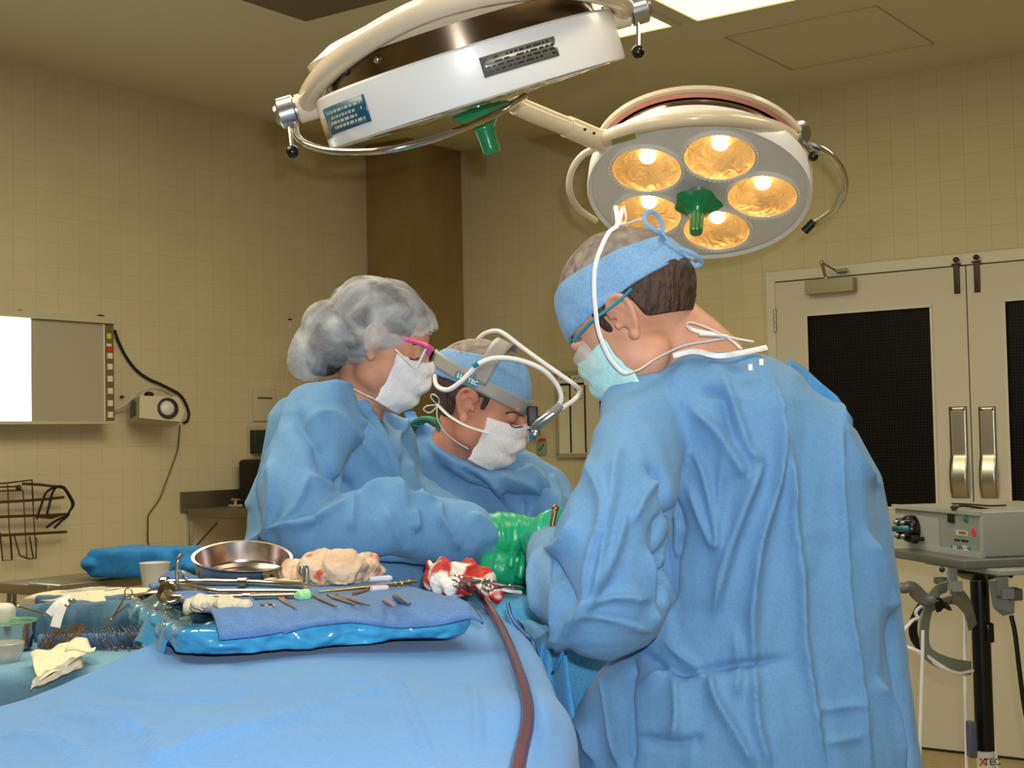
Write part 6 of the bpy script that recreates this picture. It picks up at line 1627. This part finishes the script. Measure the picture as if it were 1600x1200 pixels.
# ================================================================== headlight light source on its stand, right
M_ugrey = mat('unit_grey', '#8f9188', .4, var=.02, vscale=10)
M_ugrey2 = mat('unit_grey_light', '#a2a49c', .35)
M_ugdark = mat('unit_dark_grey', '#5f625e', .4)
M_hband = mat('green_grey_band', '#717a6c', .4)
K = P(1534, 800, 3.45); ZU1 = K.z; HU = .112
e1 = Vector((-.20, .98, 0)).normalized(); e2 = Vector((.98, .20, 0)).normalized()
def UF(px, py, off=0.0):      # point on the unit's control face
    n = -e2; d = ray(px, py); o = K - e2 * off; t = (o - EYE).dot(n) / d.dot(n); return EYE + d * t
FR = Matrix((( -e1.x, 0, -e2.x), (-e1.y, 0, -e2.y), (0, 1, 0)))    # local x along face to the right, y up, z out
def UFm(px, py, off=0.0):
    p = UF(px, py, off); m = FR.to_4x4(); m.translation = p; return m
unit = empty('light_source_unit', K + e1 * .2 + e2 * .18 - Vector((0, 0, HU)), 'grey headlight light source box on a black pole stand, by the doors', 'light source')
RU = Matrix(((e1.x, e2.x, 0), (e1.y, e2.y, 0), (0, 0, 1)))
b = MB(); c = K + e1 * .23 + e2 * .19 - Vector((0, 0, HU / 2)); b.box(c, (.46, .38, HU), rot=RU, bev=.004); b.build('casing', M_ugrey, unit)
b = MB(); b.box(K + e1 * .004 - Vector((0, 0, HU / 2)) - e2 * .001, (.008, .006, HU), rot=RU); b.build('corner_trim', M_ugrey2, unit, smooth=False)
b = MB(); b.box(K + e1 * .23 + e2 * -.003 - Vector((0, 0, .004)), (.46, .012, .010), rot=RU); b.box(K + e1 * .23 + e2 * -.003 - Vector((0, 0, HU - .006)), (.46, .014, .014), rot=RU); b.build('front_lip', M_ugrey2, unit, smooth=False)
def face_box(name, px0, py0, px1, py1, d, m, lab=None, par=None, bev=0):
    A, B = UF(px0, py0, 0), UF(px1, py1, 0); w = (B - A).dot(-e1); h = abs(A.z - B.z)
    b = MB(); b.box((A + B) / 2 - e2 * d / 2, (abs(w), d, h), rot=Matrix(((-e1.x, -e2.x, 0), (-e1.y, -e2.y, 0), (0, 0, 1))), bev=bev); o = b.build(name, m, par or unit, smooth=False)
    if lab: o['label'] = lab
    return o
face_box('turret_panel', 1392, 802, 1469, 858, .003, M_ugrey2)
tb_ = MB(); Fq = frame(UF(1428, 826, .004), -e2, -e1); tb_.T = Fq; tb_.lathe([(.0, .0), (.036, .0), (.036, .02), (.032, .026), (0, .026)], 36); tur = tb_.build('lamp_turret', M_black, unit)
for (dx, dz) in ((.018, .018), (-.018, .018), (.018, -.018), (-.018, -.018)):
    b = MB(); b.T = Fq @ Matrix.Translation((dx, dz, .02)); b.lathe([(0, 0), (.010, 0), (.010, .020), (0, .020)], 16); b.build('port', M_black, tur)
    if dx > -1:
        b = MB(); b.T = Fq @ Matrix.Translation((dx, dz, .040)); b.lathe([(0, 0), (.0065, 0), (.005, .008), (0, .009)], 16); b.build('port_cap', M_alu, tur)
b = MB(); b.T = frame(UF(1443, 842, .004), -e2); b.lathe([(0, 0), (.006, 0), (.006, .02), (.011, .02), (.011, .032), (0, .034)], 20); b.build('turret_knob', M_black, unit)
b = MB(); q0 = UF(1420, 826, .05); b.tube(bez([q0, q0 + Vector((-.05, -.01, .002)), P(1380, 822, 3.2), P(1350, 830, 3.05)], 6), .008, 10); b.build('fibre_cable', mat('teal_cable', '#2a6a78', .4), unit)
face_box('power_switch', 1483, 803, 1492, 817, .006, M_black, bev=.001)
b = MB(); b.T = frame(UF(1510, 811, .0), -e2); b.lathe([(0, .006), (.006, .005), (.009, .003), (.010, 0)], 20); b.build('indicator', mat('green_indicator', '#2f7a54', .25), unit)
b = MB(); b.T = frame(UF(1522, 832, .0), -e2); b.lathe([(0, .002), (.010, .002), (.011, 0)], 20); b.build('red_dot', mat('pink_red_sticker', '#d8405a', .5), unit)
fl_ = face_box('value_label', 1494, 828, 1512, 838, .0015, mat('label_cream', '#cfc6a0', .5))
face_box('label_print', 1499, 830, 1510, 835, .0022, mat('label_brown', '#7a6040', .5), par=fl_)
text_obj('MODEL 9000XSP', .0095, M_dark, UFm(1502, 845, .0006), unit)
lp_ = face_box('logo_plate', 1486, 851, 1517, 861, .0012, M_teal)
text_obj('LU', .015, M_tie, UFm(1492, 856, .0016), lp_, bold=.0003); text_obj('X', .015, M_red2, UFm(1499, 856, .0017), lp_, bold=.0005); text_obj('TEC', .015, M_tie, UFm(1508, 856.5, .0016), lp_, bold=.0003)

# ---- stand
PC = P(1530, 900, 3.60); zp1 = K.z - HU
st = empty('rolling_stand', (PC.x, PC.y, 0), 'rolling stand with a thick black pole and grey shelf under the light source', 'stand')
b = MB(); b.box(Vector((PC.x + .02, PC.y + .03, zp1 - .012)), (.40, .33, .022), rot=RU, bev=.004); b.build('shelf', M_ugdark, st)
b = MB(); b.box(Vector((PC.x - .02, PC.y - .05, zp1 - .03)), (.36, .10, .014), rot=RU, bev=.003); b.build('shelf_rail', M_ugrey, st)
zd = P(1525, 889, 3.55).z
b = MB(); b.T = Matrix.Translation((PC.x, PC.y, 0)); b.lathe([(0, zp1 - .024), (.075, zp1 - .026), (.070, zd - .012), (.045, zd - .028), (.022, zd - .034), (0, zd - .034)], 40); b.build('black_hub', M_black, st)
b = MB(); b.T = Matrix.Translation((PC.x, PC.y, 0)); b.lathe([(.023, zd - .034), (.026, zd - .034), (.026, zd - .030), (.023, zd - .030)], 32); b.build('hub_ring', M_chrome, st)
zw = P(1531, 1172, 3.6).z
b = MB(); b.cyl((PC.x, PC.y, zw), (PC.x, PC.y, zd - .03), .0235, 32); b.build('pole', M_black, st)
b = MB(); b.cyl((PC.x, PC.y, .10), (PC.x, PC.y, zw), .0215, 32); lw = b.build('lower_pole', M_white, st)
lwm = Matrix.Translation((PC.x, PC.y - .0222, P(1531, 1188, 3.6).z)) @ Matrix.Rotation(rad(90), 4, 'X')
text_obj('X', .026, M_red2, lwm @ Matrix.Translation((-.014, 0, .0004)), lw, bold=.0006); text_obj('TEC', .024, M_dark, lwm @ Matrix.Translation((.009, 0, .0004)), lw)
for k in range(5):
    a = 2 * math.pi * k / 5 + .3; b = MB(); b.tube([(PC.x, PC.y, .11), (PC.x + .15 * math.cos(a), PC.y + .15 * math.sin(a), .09), (PC.x + .30 * math.cos(a), PC.y + .30 * math.sin(a), .065)], [.024, .018, .014], 10)
    lg = b.build('leg', M_black, st); b = MB(); b.T = Matrix.Translation((PC.x + .30 * math.cos(a), PC.y + .30 * math.sin(a), .03)) @ Matrix.Rotation(rad(90), 4, 'X'); b.lathe([(0, -.012), (.03, -.012), (.03, .012), (0, .012)], 20); b.build('caster', M_dark, lg)
def hook(px, top, bot, w, Y, name='hook'):
    b = MB(); A, B = P(px, top, Y), P(px, bot, Y); b.box((A + B) / 2, (w, .004, A.z - B.z), bev=.0015); b.box(B + Vector((0, -.02, 0)), (w, .04, .004)); b.box(B + Vector((0, -.04, .012)), (w, .004, .024)); return b.build(name, M_ugrey, st)
hook(1488, 888, 921, .026, 3.5); hook(1566, 888, 932, .030, 3.5)
b = MB(); b.box(P(1472, 908, 3.54), (.03, .05, .016), bev=.003); b.build('bracket', M_ugdark, st)
b = MB(); b.box(P(1582, 928, 3.54), (.036, .05, .03), bev=.004); b.build('bracket', M_ugdark, st)
b = MB(); b.add([P(1545, 908, 3.56), P(1560, 908, 3.56), P(1585, 932, 3.52), P(1584, 958, 3.52), P(1566, 962, 3.52), P(1552, 950, 3.55)], [(0, 1, 2, 3, 4, 5)]); b.build('back_plate', M_ugrey, st, solid=.012, smooth=False)
for (x, y) in ((1472, 890), (1579, 899)):
    b = MB(); b.ball(P(x, y, 3.48), .007); b.build('rail_knob', M_black, st)
b = MB(); b.box(P(1545, 988, 3.585), (.02, .03, .05), bev=.005); b.build('pole_clamp', M_black, st)
b = MB(); b.box(P(1518, 1155, 3.57), (.02, .03, .09), bev=.004); b.build('switch_box', mat('slate_plastic', '#4b5068', .4), st)

# ---- clip lying on the unit
b = MB(); A = P(1489, 793, 3.62); B = P(1572, 800, 3.62); z_ = ZU1 + .006
q = [P(1489, 787, 3.58), P(1515, 788, 3.6), P(1545, 794, 3.62), P(1572, 799, 3.62)]
for v in q: v.z = max(v.z, z_)
b.tube(bez(q, 6), [.006] * 19, 8, flat=.4); b.tube(bez([P(1488, 797, 3.55), P(1500, 791, 3.56), P(1520, 792, 3.58), P(1560, 798, 3.6)], 6), .003, 8)
b.ball(P(1491, 793, 3.56), (.010, .008, .006)); tag(b.build('spare_strap', mat('dark_bronze_strap', '#3b2b1c', .35, metal=.5)), 'dark folded strap clip lying on top of the grey light source box', 'strap')

# ---- spare headset hanging from the left hook
hs = empty('spare_headset', P(1490, 980, 3.46), 'spare grey-green headlight headset hanging from the shelf hook beside the black pole', 'headset')
def strip(pts, w, m, name, th=.0035, par=None):
    """flat band following points (x,y,Y); widened in depth"""
    P3 = bez([P(*p) for p in pts], 6); n = len(P3); b = MB(); vs = []; fs = []
    for i, p in enumerate(P3):
        t_ = (P3[min(i + 1, n - 1)] - P3[max(i - 1, 0)]).normalized(); ax = Vector((.80, .6, 0)) - t_ * Vector((.80, .6, 0)).dot(t_); ax.normalize(); nn = t_.cross(ax)
        for (a, c) in ((-1, -1), (1, -1), (1, 1), (-1, 1)): vs.append(p + ax * a * w / 2 + nn * c * th / 2)
    for i in range(n - 1):
        for k in range(4): k2 = (k + 1) % 4; fs.append((i * 4 + k, i * 4 + k2, (i + 1) * 4 + k2, (i + 1) * 4 + k))
    fs += [(3, 2, 1, 0), tuple((n - 1) * 4 + k for k in range(4))]
    b.add(vs, fs); return b.build(name, m, par or hs)
strip([(1480, 916, 3.44), (1463, 925, 3.42), (1451, 948, 3.40), (1444, 985, 3.40), (1447, 1015, 3.40), (1462, 1030, 3.42), (1490, 1040, 3.46), (1517, 1044, 3.5)], .034, M_hband, 'head_band')
strip([(1486, 918, 3.46), (1500, 930, 3.48), (1512, 950, 3.52), (1520, 980, 3.56)], .030, M_hband, 'head_band')
strip([(1458, 948, 3.40), (1475, 940, 3.42), (1495, 938, 3.45), (1516, 958, 3.5)], .024, M_hband, 'top_band')
strip([(1462, 946, 3.395), (1472, 944, 3.41), (1482, 945, 3.42)], .034, M_dark, 'pad')
strip([(1454, 935, 3.40), (1440, 945, 3.44), (1428, 970, 3.48), (1428, 995, 3.48), (1440, 1015, 3.46)], .030, M_dark, 'rear_pad')
strip([(1453, 940, 3.39), (1440, 933, 3.38), (1425, 920, 3.36), (1412, 918, 3.35)], .034, M_ugdark, 'knob_arm', th=.010)
b = MB(); b.ball(P(1452, 938, 3.385), (.018, .014, .012)); b.build('adjusting_knob', M_ugdark, hs)
b = MB(); b.ball(P(1413, 919, 3.35), (.018, .016, .013)); b.build('adjusting_knob', M_ugdark, hs)
for pts in ([(1441, 966, 3.42), (1428, 968, 3.4), (1420, 976, 3.4), (1408, 990, 3.4)], [(1447, 944, 3.40), (1436, 950, 3.4), (1431, 958, 3.4), (1436, 966, 3.4)], [(1442, 985, 3.38), (1441, 1040, 3.38), (1439, 1100, 3.38), (1437, 1200, 3.38), (1437, 1300, 3.4)], [(1415, 1010, 3.42), (1440, 1020, 3.4), (1470, 1040, 3.42), (1495, 1052, 3.45), (1520, 1048, 3.5)], [(1425, 1014, 3.42), (1450, 1030, 3.41), (1480, 1047, 3.43), (1510, 1054, 3.5)]):
    b = MB(); b.tube(bez([P(*p) for p in pts], 6), .0042, 8); b.build('cable', M_cord, hs)
cable('power_cable', [P(1580, 962, 3.55), P(1586, 990, 3.55), P(1592, 1040, 3.56), (P(1599, 1095, 3.58)), P(1612, 1180, 3.6), P(1625, 1350, 3.6), Vector((P(1640, 1400, 3.6).x, 3.7, .02))], .0062, M_dark, 'black power cable hanging down to the right of the pole stand')
for (pts, lab) in (([(1507, 950, 3.6), (1508, 1050, 3.6), (1510, 1180, 3.6), (1512, 1300, 3.6)], 'thin white cord hanging just left of the black pole'), ([(1542, 1060, 3.6), (1548, 1120, 3.6), (1556, 1180, 3.6), (1564, 1280, 3.6)], 'thin white cord hanging just right of the black pole')):
    cable('white_cable', [P(*p) for p in pts] + [Vector((P(*pts[-1]).x, 3.65, .02))], .0042, M_cord, lab)
